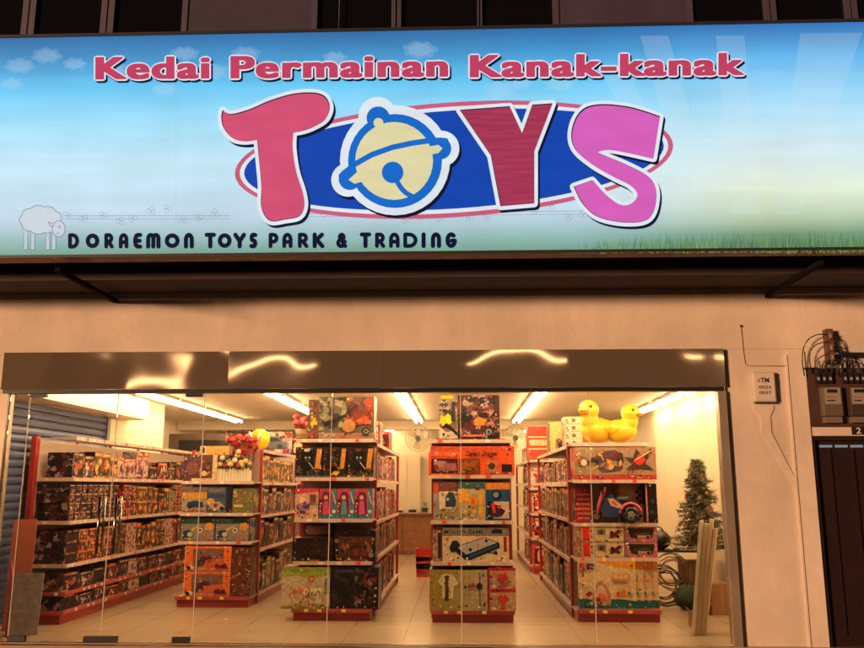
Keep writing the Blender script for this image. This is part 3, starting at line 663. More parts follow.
# ---- goods on the left wall rack
TN = {0:'bottom shelf',1:'second shelf up',2:'third shelf up',3:'fourth shelf up',4:'fifth shelf up'}
def row(rackname, facing, X, y, y1, z, specs, tier, group, sgn=1, start=1, layers=1, names=None):
    """specs: list of (style, width, depth, height, layers)"""
    i = start; rr = random.Random(int(z*100)+len(specs)+int(abs(X)*10))
    n = 0
    while y < y1-.05:
        st, wd, dp, ht, ly = specs[n % len(specs)]; n += 1
        if y+wd > y1: break
        ly = max(1, ly)
        for k in range(ly):
            lay = '' if ly == 1 else (', topmost' if k == ly-1 else (', bottom layer' if k == 0 else f', {ORD[k+1]} layer'))
            rz = pi/2 if facing == 'r' else -pi/2
            jx = rr.uniform(-.012,.0)*(1 if facing == 'r' else -1)
            lab = f'{LOOK[st]}, {ORD[i]} from front{lay}, {TN[tier]}, {rackname}'
            put({'dark':'figure_box','black':'figure_box','brown':'toy_pack','pink':'doll_box'}.get(st,'toy_box'), box_mesh(st, wd-.006, dp, ht-.003, (n+k) % 7), (X+jx, y+wd/2, z+.001+k*ht), rz+rr.uniform(-.05,.05), lab, 'toy box', group, 1 if ly > 1 else rr.choice((1,1,.97,.93,.88)))
        y += wd; i += 1
g = 'boxed toys on the left wall rack'; xf = LX-.03
row('left wall rack','r',xf,LY0+.03,5.9,WZ[4],[('dark',.30,.30,.30,1),('dark',.28,.25,.29,1),('yellow',.24,.2,.33,1),('yellow',.24,.2,.33,1),('yellow',.24,.2,.32,1),('pale',.2,.18,.29,1),('pale',.2,.18,.28,1),('pale',.2,.18,.28,1),('pale',.27,.2,.38,1),('pale',.22,.2,.40,1),('dark',.4,.2,.22,1),('orange',.36,.2,.26,1),('dark',.4,.3,.2,1)],4,g)
row('left wall rack','r',xf,LY0+.02,2.55,WZ[3],[('dark',.155,.38,.105,4)],3,g)
row('left wall rack','r',xf,2.55,5.9,WZ[3],[('red',.17,.3,.105,4),('red',.17,.3,.105,4),('red',.18,.3,.1,4),('yellow',.2,.3,.20,2),('yellow',.2,.3,.20,2),('brown',.2,.3,.2,2),('orange',.21,.3,.19,2),('dark',.28,.3,.30,1),('yellow',.2,.3,.38,1),('green',.25,.3,.17,2)],3,g,start=10)
row('left wall rack','r',xf,LY0+.02,1.35,WZ[2],[('black',.16,.40,.125,3)],2,g)
row('left wall rack','r',xf,1.36,2.35,WZ[2],[('orange',.24,.38,.125,3)],2,g,start=3)
row('left wall rack','r',xf,2.36,5.9,WZ[2],[('brown',.19,.3,.20,2),('brown',.19,.3,.20,2),('pale',.19,.3,.13,3),('pale',.19,.3,.13,3),('orange',.18,.3,.38,1),('brown',.18,.3,.39,1),('red',.18,.3,.36,1),('yellow',.2,.3,.37,1)],2,g,start=7)
row('left wall rack','r',xf,LY0+.02,5.9,WZ[1],[('dark',.40,.36,.21,1),('dark',.38,.36,.20,1),('black',.36,.3,.2,1),('red',.4,.3,.2,1),('dark',.34,.3,.22,1),('pale',.34,.3,.21,1),('brown',.36,.3,.2,1)],1,g)
row('left wall rack','r',xf,LY0+.02,5.9,WZ[0],[('black',.42,.36,.16,1),('dark',.40,.36,.15,1),('dark',.38,.3,.16,1),('red',.4,.3,.15,1),('brown',.34,.3,.16,1),('pale',.36,.3,.15,1)],0,g)
# end faces of the nearest boxes show small printed panels
# ---- right rack, side facing the middle aisle
g = 'boxed toys on the side of the right front rack'; rn = 'right front rack side'
row(rn,'l',1.34,1.88,5.75,1.58,[('brown',.34,.3,.30,1),('dark',.3,.3,.26,1),('red',.26,.3,.33,1),('red',.3,.3,.30,1),('pale',.3,.3,.28,1),('dark',.3,.3,.34,1)],3,g)
row(rn,'l',1.34,1.88,5.75,1.13,[('brown',.22,.3,.38,1),('yellow',.22,.3,.40,1),('brown',.24,.3,.36,1),('orange',.22,.3,.38,1)],2,g)
row(rn,'l',1.34,1.88,5.75,.66,[('red',.26,.3,.30,1),('brown',.26,.3,.38,1),('pale',.24,.3,.40,1),('dark',.26,.3,.39,1),('red',.24,.3,.36,1)],1,g)
row(rn,'l',1.34,1.88,5.75,A0,[('dark',.36,.3,.46,1),('pale',.30,.3,.46,1),('brown',.34,.3,.44,1),('dark',.3,.3,.42,1)],0,g)
g = 'boxed toys on the side of the rack left of the middle aisle'; rn = 'middle aisle rack side'
row(rn,'r',-1.08,1.86,5.35,1.6,[('red',.24,.3,.36,1),('pink',.24,.3,.34,1),('red',.22,.3,.38,1)],3,g)
row(rn,'r',-1.08,1.86,5.35,1.1,[('red',.24,.3,.42,1),('pink',.28,.3,.36,1),('red',.22,.3,.38,1)],2,g)
row(rn,'r',-1.08,1.86,5.35,.66,[('red',.26,.3,.34,1),('red',.28,.3,.38,1),('brown',.24,.3,.38,1)],1,g)
row(rn,'r',-1.08,1.86,5.35,A0,[('red',.3,.3,.44,1),('dark',.28,.3,.40,1),('red',.3,.3,.42,1)],0,g)
g = 'toys on the side of the left flower rack'; rn = 'left flower rack side'
row(rn,'r',-2.76,2.90,5.2,1.58,[('yellow',.24,.3,.36,1),('yellow',.26,.3,.38,1),('brown',.24,.3,.34,1)],3,g)
row(rn,'r',-2.76,2.90,5.2,1.14,[('brown',.26,.3,.38,1),('dark',.28,.3,.36,1),('brown',.24,.3,.33,1)],2,g)
row(rn,'r',-2.76,2.90,5.2,.70,[('dark',.34,.3,.38,1),('black',.3,.3,.36,1),('brown',.3,.3,.3,1)],1,g)
row(rn,'r',-2.76,2.90,5.2,A0,[('brown',.26,.3,.44,1),('dark',.3,.3,.36,1),('green',.28,.3,.42,1)],0,g)
g = 'toys on the far rack behind the left flower rack'; rn = 'far left rack side'
for i, z in enumerate((A0,.70,1.14,1.58)): row(rn,'r',-2.77,6.2,7.6,z,[('yellow',.4,.3,.36,1),('red',.4,.3,.38,1),('pale',.42,.3,.34,1)],i,g)
g = 'toys on the side of the far right rack'; rn = 'far right rack side'
for i, z in enumerate((A0,.66,1.13,1.58)): row(rn,'l',1.28,7.2,9.3,z,[('brown',.3,.2,.36,1),('dark',.3,.2,.38,1),('red',.34,.2,.34,1)],i,g)
for i, (z, st) in enumerate(((A0,'red'),(.62,'red'),(1.05,'red'),(1.5,'pale'))):
    put('toy_box', box_mesh(st,.32,.3,.36,i%3), (1.435,6.78,z+.002), 0, f'{LOOK[st]} on the end of the far right rack, {TN[i]}', 'toy box', 'boxes on the end of the far right rack')
    put('toy_box', box_mesh('brown',.40,.3,.34,i%3), (-3.42,5.78,(A0,.7,1.15,1.6)[i]+.002), 0, f'brown toy pack on the end of the far left rack, {TN[i]}', 'toy box', 'boxes on the end of the far left rack')
# ------------------------------------------------------------------ big boxes on the end displays
def big(label, x0, x1, z0, z1, Y, side='dark', depth=.32, rz=0, name='toy_box', cat='toy box', group=None):
    """empty at the foot of the box; returns (root, print mesh builder in millimetre-like 0..1 coordinates)"""
    t = empty(name, ((x0+x1)/2, Y, z0), label, cat, group, rz); wd, ht = x1-x0, z1-z0
    MB().box(-wd/2,wd/2,0,depth,0,ht,BUSY[side]).build('carton', t)
    return t, wd, ht
class Art:
    def __init__(s, t, wd, ht, name='front_print', base=.0009): s.t, s.w, s.h, s.m, s.k, s.n, s.b = t, wd, ht, MB(), 0, name, base
    def P(s, u, v): return (-s.w/2+u*s.w, -s.b-s.k*.0004, v*s.h)
    def poly(s, pts, c): s.k += 1; bm = bmesh.new(); f = bm.faces.new([bm.verts.new(s.P(*p)) for p in pts]); f.normal_update(); bmesh.ops.triangulate(bm, faces=[f]); [s.m.face([v.co.copy() for v in q.verts], pm(c)) for q in bm.faces]; bm.free(); return s
    def rect(s, u0, v0, u1, v1, c): return s.poly([(u0,v0),(u1,v0),(u1,v1),(u0,v1)], c)
    def disc(s, u, v, r, c, asp=1): a = s.w/s.h; return s.poly([(u+r*cos(2*pi*i/18), v+r*asp*a*sin(2*pi*i/18)) for i in range(18)], c)
    def line(s, u0, v0, u1, v1, wd, c):
        d = Vector(((u1-u0)*s.w, (v1-v0)*s.h)); n = Vector((-d.y, d.x)).normalized()*wd*s.h/2
        return s.poly([(u0+n.x/s.w,v0+n.y/s.h),(u1+n.x/s.w,v1+n.y/s.h),(u1-n.x/s.w,v1-n.y/s.h),(u0-n.x/s.w,v0-n.y/s.h)], c)
    def mess(s, u0, v0, u1, v1, cols, n, seed, sz=.2):
        r = random.Random(seed); n = int(n*2.6)
        for i in range(n):
            cu, cv, q = r.uniform(u0,u1), r.uniform(v0,v1), sz*r.uniform(.25,.8); k = r.choice((4,5,6,8)); a = r.uniform(0,6)
            th, ex = r.uniform(0,pi), r.uniform(.18,.9); pts_ = []
            for j in range(k):
                ax, ay = q*1.3*r.uniform(.6,1.1)*cos(a+2*pi*j/k), q*1.3*ex*r.uniform(.6,1.1)*sin(a+2*pi*j/k)
                pts_.append((min(max(cu+ax*cos(th)-ay*sin(th),u0),u1), min(max(cv+(ax*sin(th)+ay*cos(th))*s.w/s.h,v0),v1)))
            s.poly(pts_, r.choice(cols))
        return s
    def text(s, txt, u0, v0, u1, v1, c, off=.0, shear=0):
        s.k += 1; text_into(s.m, txt, lambda u, v: Vector(s.P(u0+(u1-u0)*u+shear*v, v0+(v1-v0)*v)), pm(c), off, 1.05); return s
    def done(s):
        r = random.Random(int(s.w*977)+int(s.h*3571)+s.k); C_ = [(238,228,208),(30,24,28),(206,50,40),(234,176,60),(58,90,150),(150,140,130),(90,40,34)]
        n = int(26*max(.4, s.w*1.6))
        for i in range(n):
            e = r.random(); a, b = r.uniform(.012,.05)/max(s.w,.2)*.6, r.uniform(.008,.022)/max(s.h,.15)
            if e < .5: u, v = r.uniform(.03,.93), r.uniform(.02,.11)
            elif e < .75: u, v = r.uniform(.02,.07), r.uniform(.1,.9)
            elif e < .9: u, v = r.uniform(.90,.94), r.uniform(.1,.9)
            else: u, v = r.uniform(.05,.9), r.uniform(.9,.95)
            s.rect(u, v, min(u+a,.99), min(v+b,.99), r.choice(C_))
        return s.m.build(s.n, s.t)
DK, GR, SK, CRD, YEL = (18,16,20), (120,112,108), (200,160,120), (190,40,30), (225,180,40)
EG = 'boxes on the end display of the %s'
# --- rack left of the middle aisle (front)
Yc = 1.40; gC = EG % 'rack left of the middle aisle'
t,wd,ht = big('grey and red combat robot box on top of the rack left of the aisle', -1.72,-1.05,2.09,2.60,Yc,'pale',.3,group=gC)
Art(t,wd,ht).rect(0,0,1,1,(96,84,74)).rect(0,0,1,.14,(150,120,104)).mess(.0,.2,.5,.98,[(120,110,90),(70,62,56),(150,140,110),(52,44,44)],16,1,.13).mess(.5,.25,.98,.98,[(150,60,44),(180,90,60),(110,50,40),(90,40,34)],13,2,.16).line(.1,.35,.5,.55,.07,(30,28,30)).line(.2,.25,.7,.8,.04,(40,36,34)).disc(.55,.3,.12,(170,120,70)).text('ROBO FORCE' if False else 'RACING',.3,.04,.78,.11,(190,60,50)).disc(.86,.17,.075,DK).disc(.86,.17,.05,GR).disc(.86,.17,.02,DK).done()
t,wd,ht = big('narrow box with yellow robot print beside the big robot box', -1.86,-1.725,2.09,2.57,Yc+.06,'brown',.22,group=gC)
Art(t,wd,ht).rect(0,0,1,1,(110,70,54)).mess(.1,.62,.9,.95,[(170,130,90),(80,50,40)],6,3,.3).disc(.5,.4,.33,YEL).mess(.25,.25,.75,.6,[(70,50,30),(220,190,60)],7,4,.22).rect(.1,.05,.9,.15,(150,60,50)).done()
xs_ = [-1.99,-1.66,-1.37,-1.045]
for i in range(3):
    t,wd,ht = big(('black robot figure box with tan sash, left of three on the middle aisle rack','black figure box with red robot print, centre of the three','black robot figure box with tan sash, right of three on the middle aisle rack')[i], xs_[i]+.003,xs_[i+1]-.003,1.626,1.99-.0*i,Yc+.0,'dark',.28,group=gC,name='figure_box')
    a = Art(t,wd,ht).rect(0,0,1,1,(36,26,24)).rect(.0,.0,1,.08,(90,84,76)).mess(.04,.1,.95,.3,[(130,100,80),(70,60,56),(96,70,50)],10,20+i,.1)
    a.mess(.05,.3,.2,.95,[(110,70,50),(60,40,36)],6,30+i,.08).poly([(.72,.3),(.9,.3),(.99,.95),(.8,.95)],(196,128,56))
    a.poly([(.25,.3),(.18,.6),(.28,.85),(.42,.95),(.6,.85),(.68,.6),(.62,.3),(.45,.22)],(14,14,16)).poly([(.33,.62),(.45,.7),(.57,.62),(.52,.52),(.38,.52)],(50,48,50)).disc(.38,.66,.03,(220,200,150)).disc(.52,.66,.03,(220,200,150))
    a.line(.5,.5,.7,.28,.03,(190,180,160)).line(.22,.5,.1,.72,.05,(40,36,36)).line(.66,.5,.75,.7,.05,(50,40,40)).poly([(.3,.94),(.55,.97),(.52,.86),(.34,.85)],(200,190,170) if i == 0 else (110,40,36))
    if i == 1: a.mess(.3,.3,.65,.8,[(130,40,34),(80,30,30),(60,60,64)],8,5,.14).poly([(.35,.1),(.5,.22),(.75,.2),(.6,.08)],YEL)
    a.done()
t,wd,ht = big('cream and pink playset box with purple castle picture', -1.98,-1.70,1.147,1.50,Yc,'pink',.3,group=gC)
Art(t,wd,ht).rect(0,0,1,1,(214,170,140)).poly([(0,.82),(1,.9),(1,1),(0,1)],(200,50,90)).mess(.08,.15,.62,.6,[(180,60,110),(120,60,140),(220,150,160),(60,70,150)],12,6,.14).rect(.62,.5,.92,.82,(150,100,90)).rect(.66,.55,.88,.78,(110,60,60)).disc(.3,.62,.13,(230,190,160)).done()
for i in range(3):
    a0 = -1.69+i*.213
    t,wd,ht = big(f'tall pink and teal doll box, {ORD[i+1]} of three beside the cream playset box', a0,a0+.208,1.147,1.50,Yc,'pink',.24,group=gC,name='doll_box')
    Art(t,wd,ht).rect(0,0,1,1,(190,60,90)).rect(.74,0,1,1,(70,120,140)).rect(0,0,1,.18,(60,130,140)).poly([(.1,.12),(.1,.7),(.25,.9),(.55,.9),(.68,.7),(.68,.12)],(110,40,60)).disc(.38,.72,.13,(220,160,130)).poly([(.28,.6),(.5,.6),(.6,.15),(.2,.15)],((200,70,110),(90,140,160),(190,80,130))[i]).poly([(.24,.7),(.3,.86),(.5,.86),(.54,.62),(.46,.78),(.32,.78)],(90,44,30)).disc(.85,.25,.1,(200,210,190)).line(.75,.9,.95,.5,.03,(230,190,200)).done()
t,wd,ht = big('low black window box with faint red print on the middle aisle rack', -1.99,-1.52,.662,.93,Yc-.02,'dark',.34,group=gC)
Art(t,wd,ht).rect(0,0,1,1,(24,18,20)).rect(.05,.12,.95,.85,(40,26,24)).mess(.1,.2,.9,.75,[(60,36,30),(34,24,24),(80,46,36)],14,7,.09).disc(.06,.9,.025,(170,160,150)).disc(.06,.15,.025,(150,140,150)).rect(.4,.03,.7,.1,(150,50,50)).done()
t,wd,ht = big('large black window box with brown robot inside beside the low black box', -1.50,-1.01,.662,1.02,Yc-.01,'dark',.3,group=gC)
Art(t,wd,ht).rect(0,0,1,1,(22,18,22)).rect(.1,.14,.92,.8,(92,52,36)).mess(.15,.2,.88,.74,[(120,60,40),(70,44,36),(150,90,60),(50,34,30)],16,8,.1).rect(.15,.02,.85,.12,(110,40,36)).mess(.1,.02,.9,.1,[(200,190,160),(120,60,50)],6,9,.03).disc(.07,.66,.05,GR).disc(.94,.72,.04,GR).disc(.9,.22,.06,(140,130,120)).done()
t,wd,ht = big('flat red window pack standing behind the low black box', -1.93,-1.56,.662,1.08,Yc+.33,'red',.05,group=gC)
Art(t,wd,ht).rect(0,0,1,1,(110,40,36)).rect(.1,.7,.9,.95,(180,140,120)).done()
t,wd,ht = big('green and white building set box low on the middle aisle rack', -2.10,-1.535,.135,.60,Yc-.03,'green',.36,group=gC)
a = Art(t,wd,ht).rect(0,0,1,1,(196,176,148)).rect(0,.83,1,1,(140,150,50)).rect(0,0,1,.07,(130,140,60)).poly([(0,.75),(.3,.8),(.6,.72),(1,.82),(1,.9),(0,.9)],(150,160,60)).text('HAPPY FARM' if False else 'BLOCKS',.2,.87,.55,.95,(60,60,40))
a.mess(.15,.12,.6,.55,[(210,110,80),(230,210,180),(120,140,80),(180,120,70),(200,170,150)],18,10,.09).disc(.62,.72,.07,(190,70,60)).disc(.62,.72,.04,(220,160,130)).rect(.6,.15,.83,.5,(220,210,170)).mess(.62,.18,.82,.46,[(120,120,70),(180,140,90)],8,11,.05).rect(.89,.35,.96,.72,(120,120,90)).disc(.06,.6,.025,(190,120,90)).disc(.06,.45,.025,(190,120,90)).done()
t,wd,ht = big('glossy black robot box next to the green building set box', -1.53,-.97,.135,.60,Yc-.02,'dark',.36,group=gC)
Art(t,wd,ht).rect(0,0,1,1,(26,20,24)).mess(.05,.15,.55,.95,[(40,36,42),(60,50,50),(30,24,30)],12,12,.12).mess(.5,.1,.97,.9,[(56,40,40),(90,70,70),(130,110,104),(120,40,44),(40,34,40)],22,13,.09).rect(.1,.88,.7,.95,(70,64,70)).done()
# --- middle rack
Ym = 1.32; gM = EG % 'middle rack'
t,wd,ht = big('black, yellow and white racing track box, left one on top of middle rack', -.26,-.045,2.085,2.60,Ym,'dark',.25,group=gM)
Art(t,wd,ht).rect(0,0,1,1,(120,90,70)).rect(0,.55,1,1,(150,120,100)).mess(0,.55,1,.9,[(70,60,60),(170,150,130),(50,44,50)],14,14,.2).rect(.1,.92,.75,.99,YEL).poly([(0,.35),(.1,.55),(.3,.5),(.5,.58),(.7,.5),(.72,.38),(.5,.3),(.2,.28)],YEL).poly([(0,0),(1,0),(1,.2),(.4,.14),(0,.28)],(190,170,150)).poly([(.1,.24),(.5,.26),(1,.05),(1,.14),(.6,.3),(.4,.36)],DK).poly([(.7,.85),(.85,.85),(.9,.4),(.65,.4)],(40,34,40)).disc(.25,.1,.07,DK).done()
t,wd,ht = big('red and brown racing box with big wheel print on middle rack', -.04,.46,2.085,2.60,Ym-.01,'dark',.3,group=gM)
Art(t,wd,ht).rect(0,0,1,1,(104,56,44)).rect(0,.0,1,.14,(180,140,110)).mess(.02,.2,.5,.98,[(140,110,84),(60,50,56),(170,130,100),(90,60,50)],14,15,.14).mess(.35,.25,.65,.95,[(170,56,44),(200,90,60)],9,16,.12).mess(.6,.5,.98,.95,[(140,50,40),(100,70,56),(160,90,66)],10,17,.12)
Art(t,wd,ht,base=.02*.35).rect(.62,.30,.9,.33,(170,70,50)).rect(.6,.44,.9,.47,(130,60,44)).rect(.6,.6,.88,.63,(170,90,60)).poly([(.4,.3),(.62,.3),(.7,.42),(.5,.5),(.38,.42)],(196,120,50)).disc(.74,.15,.11,DK).disc(.74,.15,.075,(130,120,120)).disc(.74,.15,.03,DK).rect(.9,.25,.99,.97,(60,40,40)).rect(.1,.04,.6,.09,(190,100,80)).done()
t,wd,ht = big('thin red and brown board game box lying under the racing boxes', -.30,.52,2.068,2.083,Ym,'red',.3,group=gM)
t,wd,ht = big('wide orange remote car box with two windows and black script title', -.385,.625,1.655,1.99,Ym-.03,'orange',.34,group=gM,name='car_box')
a = Art(t,wd,ht).rect(0,0,1,1,(226,84,34)).rect(0,.82,1,.97,(190,70,40)).rect(0,.8,.02,1,(240,200,160))
a.rect(.03,.06,.34,.58,(64,24,20)).mess(.06,.12,.32,.5,[(120,40,40),(170,120,110),(90,30,30)],8,18,.09).poly([(.1,.16),(.2,.4),(.32,.42),(.33,.16)],(150,90,90)).rect(.35,.06,.60,.58,(120,60,20)).mess(.37,.1,.58,.5,[(150,80,30),(90,50,24)],5,19,.1).rect(.68,.1,.8,.5,(180,110,80)).disc(.735,.32,.04,(70,40,34)).rect(.85,.12,.97,.38,(40,24,24)).mess(.05,.66,.35,.8,[(240,170,120),(190,120,80)],9,20,.03)
a.text('Captain Dragger',.42,.62,.80,.84,(20,14,30),.035,.02).done()
t,wd,ht = big('pale toy box with round mirror picture, left on the third shelf of middle rack', -.33,-.05,1.135,1.58,Ym,'pale',.3,group=gM)
Art(t,wd,ht).rect(0,0,1,1,(170,150,130)).rect(0,.72,1,1,(120,70,60)).rect(0,.7,.2,.95,(190,80,70)).rect(.24,.3,.98,.75,(210,200,176)).poly([(.5,.35),(.5,.6),(.65,.74),(.85,.72),(.96,.5),(.92,.35)],(50,60,76)).disc(.6,.55,.06,(190,200,200)).disc(.4,.66,.07,(170,100,80)).mess(.25,.05,.98,.36,[(110,120,60),(200,180,80),(90,60,50),(190,110,60),(70,90,80)],18,21,.09).rect(.04,.1,.18,.6,(150,140,140)).done()
t,wd,ht = big('yellow robot playset box, centre on the third shelf of middle rack', -.045,.28,1.135,1.58,Ym-.005,'yellow',.3,group=gM)
Art(t,wd,ht).rect(0,0,1,1,(186,160,120)).rect(0,.82,1,1,(60,90,90)).mess(.4,.78,1,.98,[(120,120,120),(90,60,110),(60,60,60)],6,22,.1).poly([(.02,.45),(.02,.75),(.2,.84),(.38,.72),(.4,.5)],(226,160,40)).disc(.56,.5,.17,(226,140,40)).disc(.56,.48,.09,(200,100,40)).poly([(.75,.1),(.9,.1),(.94,.75),(.78,.7)],(220,160,70)).mess(.05,.05,.7,.4,[(60,50,60),(200,150,60),(110,90,90),(220,200,160)],14,23,.1).rect(.1,.0,.7,.07,(210,200,180)).done()
t,wd,ht = big('blue toy box with orange top, right on the third shelf of middle rack', .285,.57,1.135,1.57,Ym-.0,'blue',.3,group=gM)
Art(t,wd,ht).rect(0,0,1,1,(30,70,110)).rect(0,.82,1,1,(206,130,60)).disc(.45,.68,.2,(20,26,50)).disc(.42,.68,.12,(130,130,140)).rect(.08,.03,.3,.5,(20,20,30)).rect(.3,.06,.95,.5,(200,170,140)).poly([(.15,.1),(.2,.45),(.5,.4),(.8,.25),(.6,.08)],(60,30,60)).poly([(.2,.45),(.35,.47),(.4,.2),(.3,.2)],(200,50,40)).disc(.55,.36,.08,(190,70,60)).done()
t,wd,ht = big('cream table air hockey game box standing on the middle rack', -.225,.545,.668,1.055,Ym,'pale',.3,group=gM,name='game_box')
a = Art(t,wd,ht).rect(0,0,1,1,(214,190,150)).rect(0,.78,1,.98,(134,130,120)).rect(0,.76,1,.785,(180,50,40)).text("MULTI'S GAME",.03,.83,.62,.92,(30,30,46),.02).rect(.74,.83,.9,.95,(30,34,70)).rect(.92,.3,.97,.74,(150,40,36))
a.poly([(.16,.36),(.34,.06),(.42,.06),(.86,.4),(.86,.56),(.62,.72)],(24,34,50)).poly([(.40,.12),(.84,.46),(.84,.54),(.40,.2)],(40,70,110)).poly([(.2,.44),(.36,.2),(.84,.56),(.64,.72)],(176,168,172)).line(.2,.44,.64,.72,.02,DK).line(.64,.72,.84,.56,.02,DK).line(.2,.44,.36,.2,.03,DK).line(.36,.2,.84,.56,.03,DK).line(.27,.34,.72,.66,.008,(200,90,80)).disc(.42,.36,.025,DK).disc(.66,.62,.022,DK).disc(.54,.5,.015,(190,120,60)).poly([(.13,.3),(.1,.4),(.15,.62),(.22,.62),(.27,.5),(.2,.3)],(34,32,40)).disc(.8,.27,.03,(60,30,30)).line(.66,.27,.8,.27,.03,(60,30,30)).done()
t,wd,ht = big('pale packs with dark print standing left of the game box', -.34,-.235,.668,1.03,Ym+.02,'pale',.3,group=gM)
Art(t,wd,ht).rect(0,0,1,1,(170,130,100)).rect(.6,.1,.95,.9,(60,24,30)).mess(.05,.1,.5,.9,[(110,90,110),(190,160,120)],7,25,.3).done()
t,wd,ht = big('large olive and silver box with tree drawing, bottom of middle rack', -.375,.29,.135,.585,Ym-.03,'green',.38,group=gM)
a = Art(t,wd,ht).rect(0,0,1,1,(150,130,64))
for k in range(10): a.rect(.3+.07*k,0,1,1,tuple(int(x+(y-x)*(k+1)/10) for x, y in zip((150,130,64),(178,158,134))))
a.poly([(.14,.7),(.22,.88),(.3,.9),(.42,.86),(.5,.66),(.42,.6),(.4,.3),(.22,.3),(.22,.62)],(206,196,150)).rect(.27,.24,.33,.86,(80,50,40)).mess(.25,.25,.37,.85,[(110,60,50),(60,40,36)],8,26,.04).line(.87,.95,.87,.05,.02,(60,50,56)).disc(.86,.6,.055,(40,30,40)).disc(.75,.62,.04,(150,60,40)).disc(.62,.58,.025,(60,40,40)).disc(.69,.6,.03,(130,60,50)).done()
for i in range(2):
    t,wd,ht = big(f'{("lower","upper")[i]} of two small red toy boxes stacked at the bottom of the middle rack', .30,.615,.135+i*.24,.135+i*.24+.235,Ym-.04,'red',.34,group=gM)
    Art(t,wd,ht).rect(0,0,1,1,(190,150,120)).rect(0,.86,1,1,(180,30,40)).rect(0,0,.06,1,(190,40,40)).mess(.08,.1,.95,.8,[(190,120,90),(210,180,140),(110,60,50),(150,130,70)],12,27+i,.1).poly([(.35,.5),(.42,.78),(.52,.7),(.64,.8),(.7,.5),(.52,.28)],(190,50,50)).poly([(.4,.06),(.65,.06),(.6,.25),(.45,.25)],(210,40,60)).done()
# --- right rack
Yr = 1.42; gR = EG % 'right front rack'
t,wd,ht = big('long red and silver transforming robot box on the right rack', 1.335,2.30,1.605,1.985,Yr-.03,'red',.32,group=gR)
a = Art(t,wd,ht).rect(0,0,1,1,(176,104,84)).rect(.02,.16,.98,.98,(150,124,100)).rect(0,0,1,.15,(170,60,50))
a.poly([(.22,.5),(.3,.85),(.52,.92),(.62,.6),(.56,.25),(.34,.2)],(84,70,74)).mess(.2,.3,.6,.85,[(120,40,40),(150,110,80),(60,50,56),(190,150,90)],14,30,.07).line(.05,.5,.3,.62,.05,(60,50,50)).line(.05,.75,.25,.45,.03,(110,60,50)).poly([(.6,.7),(.72,.5),(.62,.3),(.8,.35),(.97,.3),(.86,.5),(.97,.95),(.84,.7),(.76,.95),(.72,.66)],(60,44,46)).poly([(.72,.55),(.8,.8),(.88,.6),(.8,.42)],(190,50,40)).disc(.12,.52,.04,(220,200,180)).line(.64,.15,.7,.4,.03,(130,30,30)).line(.69,.15,.74,.4,.03,(130,30,30)).line(.74,.6,.96,.9,.03,(210,190,150)).done()
# boxes behind the toy trike
t,wd,ht = big('red and white striped box behind the toy trike', 1.36,1.56,1.105,1.50,Yr+.16,'red',.2,group=gR)
a = Art(t,wd,ht).rect(0,0,1,1,(160,40,40))
for k in range(6): a.rect(.1,.1+.14*k,.9,.15+.14*k,(190,120,100))
a.done()
t,wd,ht = big('tall cream and black checked box at the right behind the toy trike', 1.88,2.16,1.105,1.55,Yr+.16,'pale',.2,group=gR)
a = Art(t,wd,ht).rect(0,0,1,1,(150,110,90)).rect(.1,.45,.6,.9,(180,90,80)).rect(.14,.5,.56,.85,(140,120,96))
for k in range(5): a.rect(.72,.05+.18*k,.84,.13+.18*k,DK).rect(.84,.14+.18*k,.95,.22+.18*k,DK)
a.done()
t,wd,ht = big('black glossy toy pack at the right edge beside the checked box', 2.17,2.30,1.105,1.56,Yr+.02,'dark',.3,group=gR)
Art(t,wd,ht).rect(0,0,1,1,DK).rect(0,0,.14,1,(170,110,110)).disc(.6,.55,.2,(60,54,60)).disc(.5,.28,.2,(50,60,50)).done()
for i in range(2):
    t,wd,ht = big(f'{("lower","upper")[i]} of two cream boxes with red end and black motif', 1.33,1.885,.715+i*.178,.715+i*.178+.174,Yr-.02,'pale',.3,group=gR)
    Art(t,wd,ht).rect(0,0,1,1,(206,180,140)).rect(.0,.0,.13,1,(150,110,90)).rect(.14,.08,.29,.97,(214,40,30)).mess(.3,.08,.42,.9,[(200,150,110),(120,60,50)],5,31,.04).rect(.44,.45,.62,.85,(120,104,90)).disc(.53,.63,.05,(60,50,50)).poly([(.7,.2),(.72,.75),(.8,.6),(.9,.85),(.94,.6),(.86,.5),(.92,.25),(.82,.35)],(90,20,22)).disc(.76,.62,.03,DK).disc(.88,.36,.03,DK).rect(0,0,1,.05,(150,110,80)).done()
    t,wd,ht = big(f'{("lower","upper")[i]} of two pink window boxes with a vehicle inside', 1.895,2.27,.715+i*.178,.715+i*.178+.174,Yr-.01,'pink',.3,group=gR)
    Art(t,wd,ht).rect(0,0,1,1,(170,96,110)).poly([(.1,.75),(.2,.25),(.85,.25),(.93,.88),(.1,.88)],(36,30,28)).poly([(.25,.45),(.4,.62),(.7,.62),(.85,.45),(.8,.32),(.3,.32)],(70,60,54)).rect(.4,.28,.8,.42,(190,150,100)).disc(.35,.3,.05,DK).disc(.72,.3,.05,DK).done()
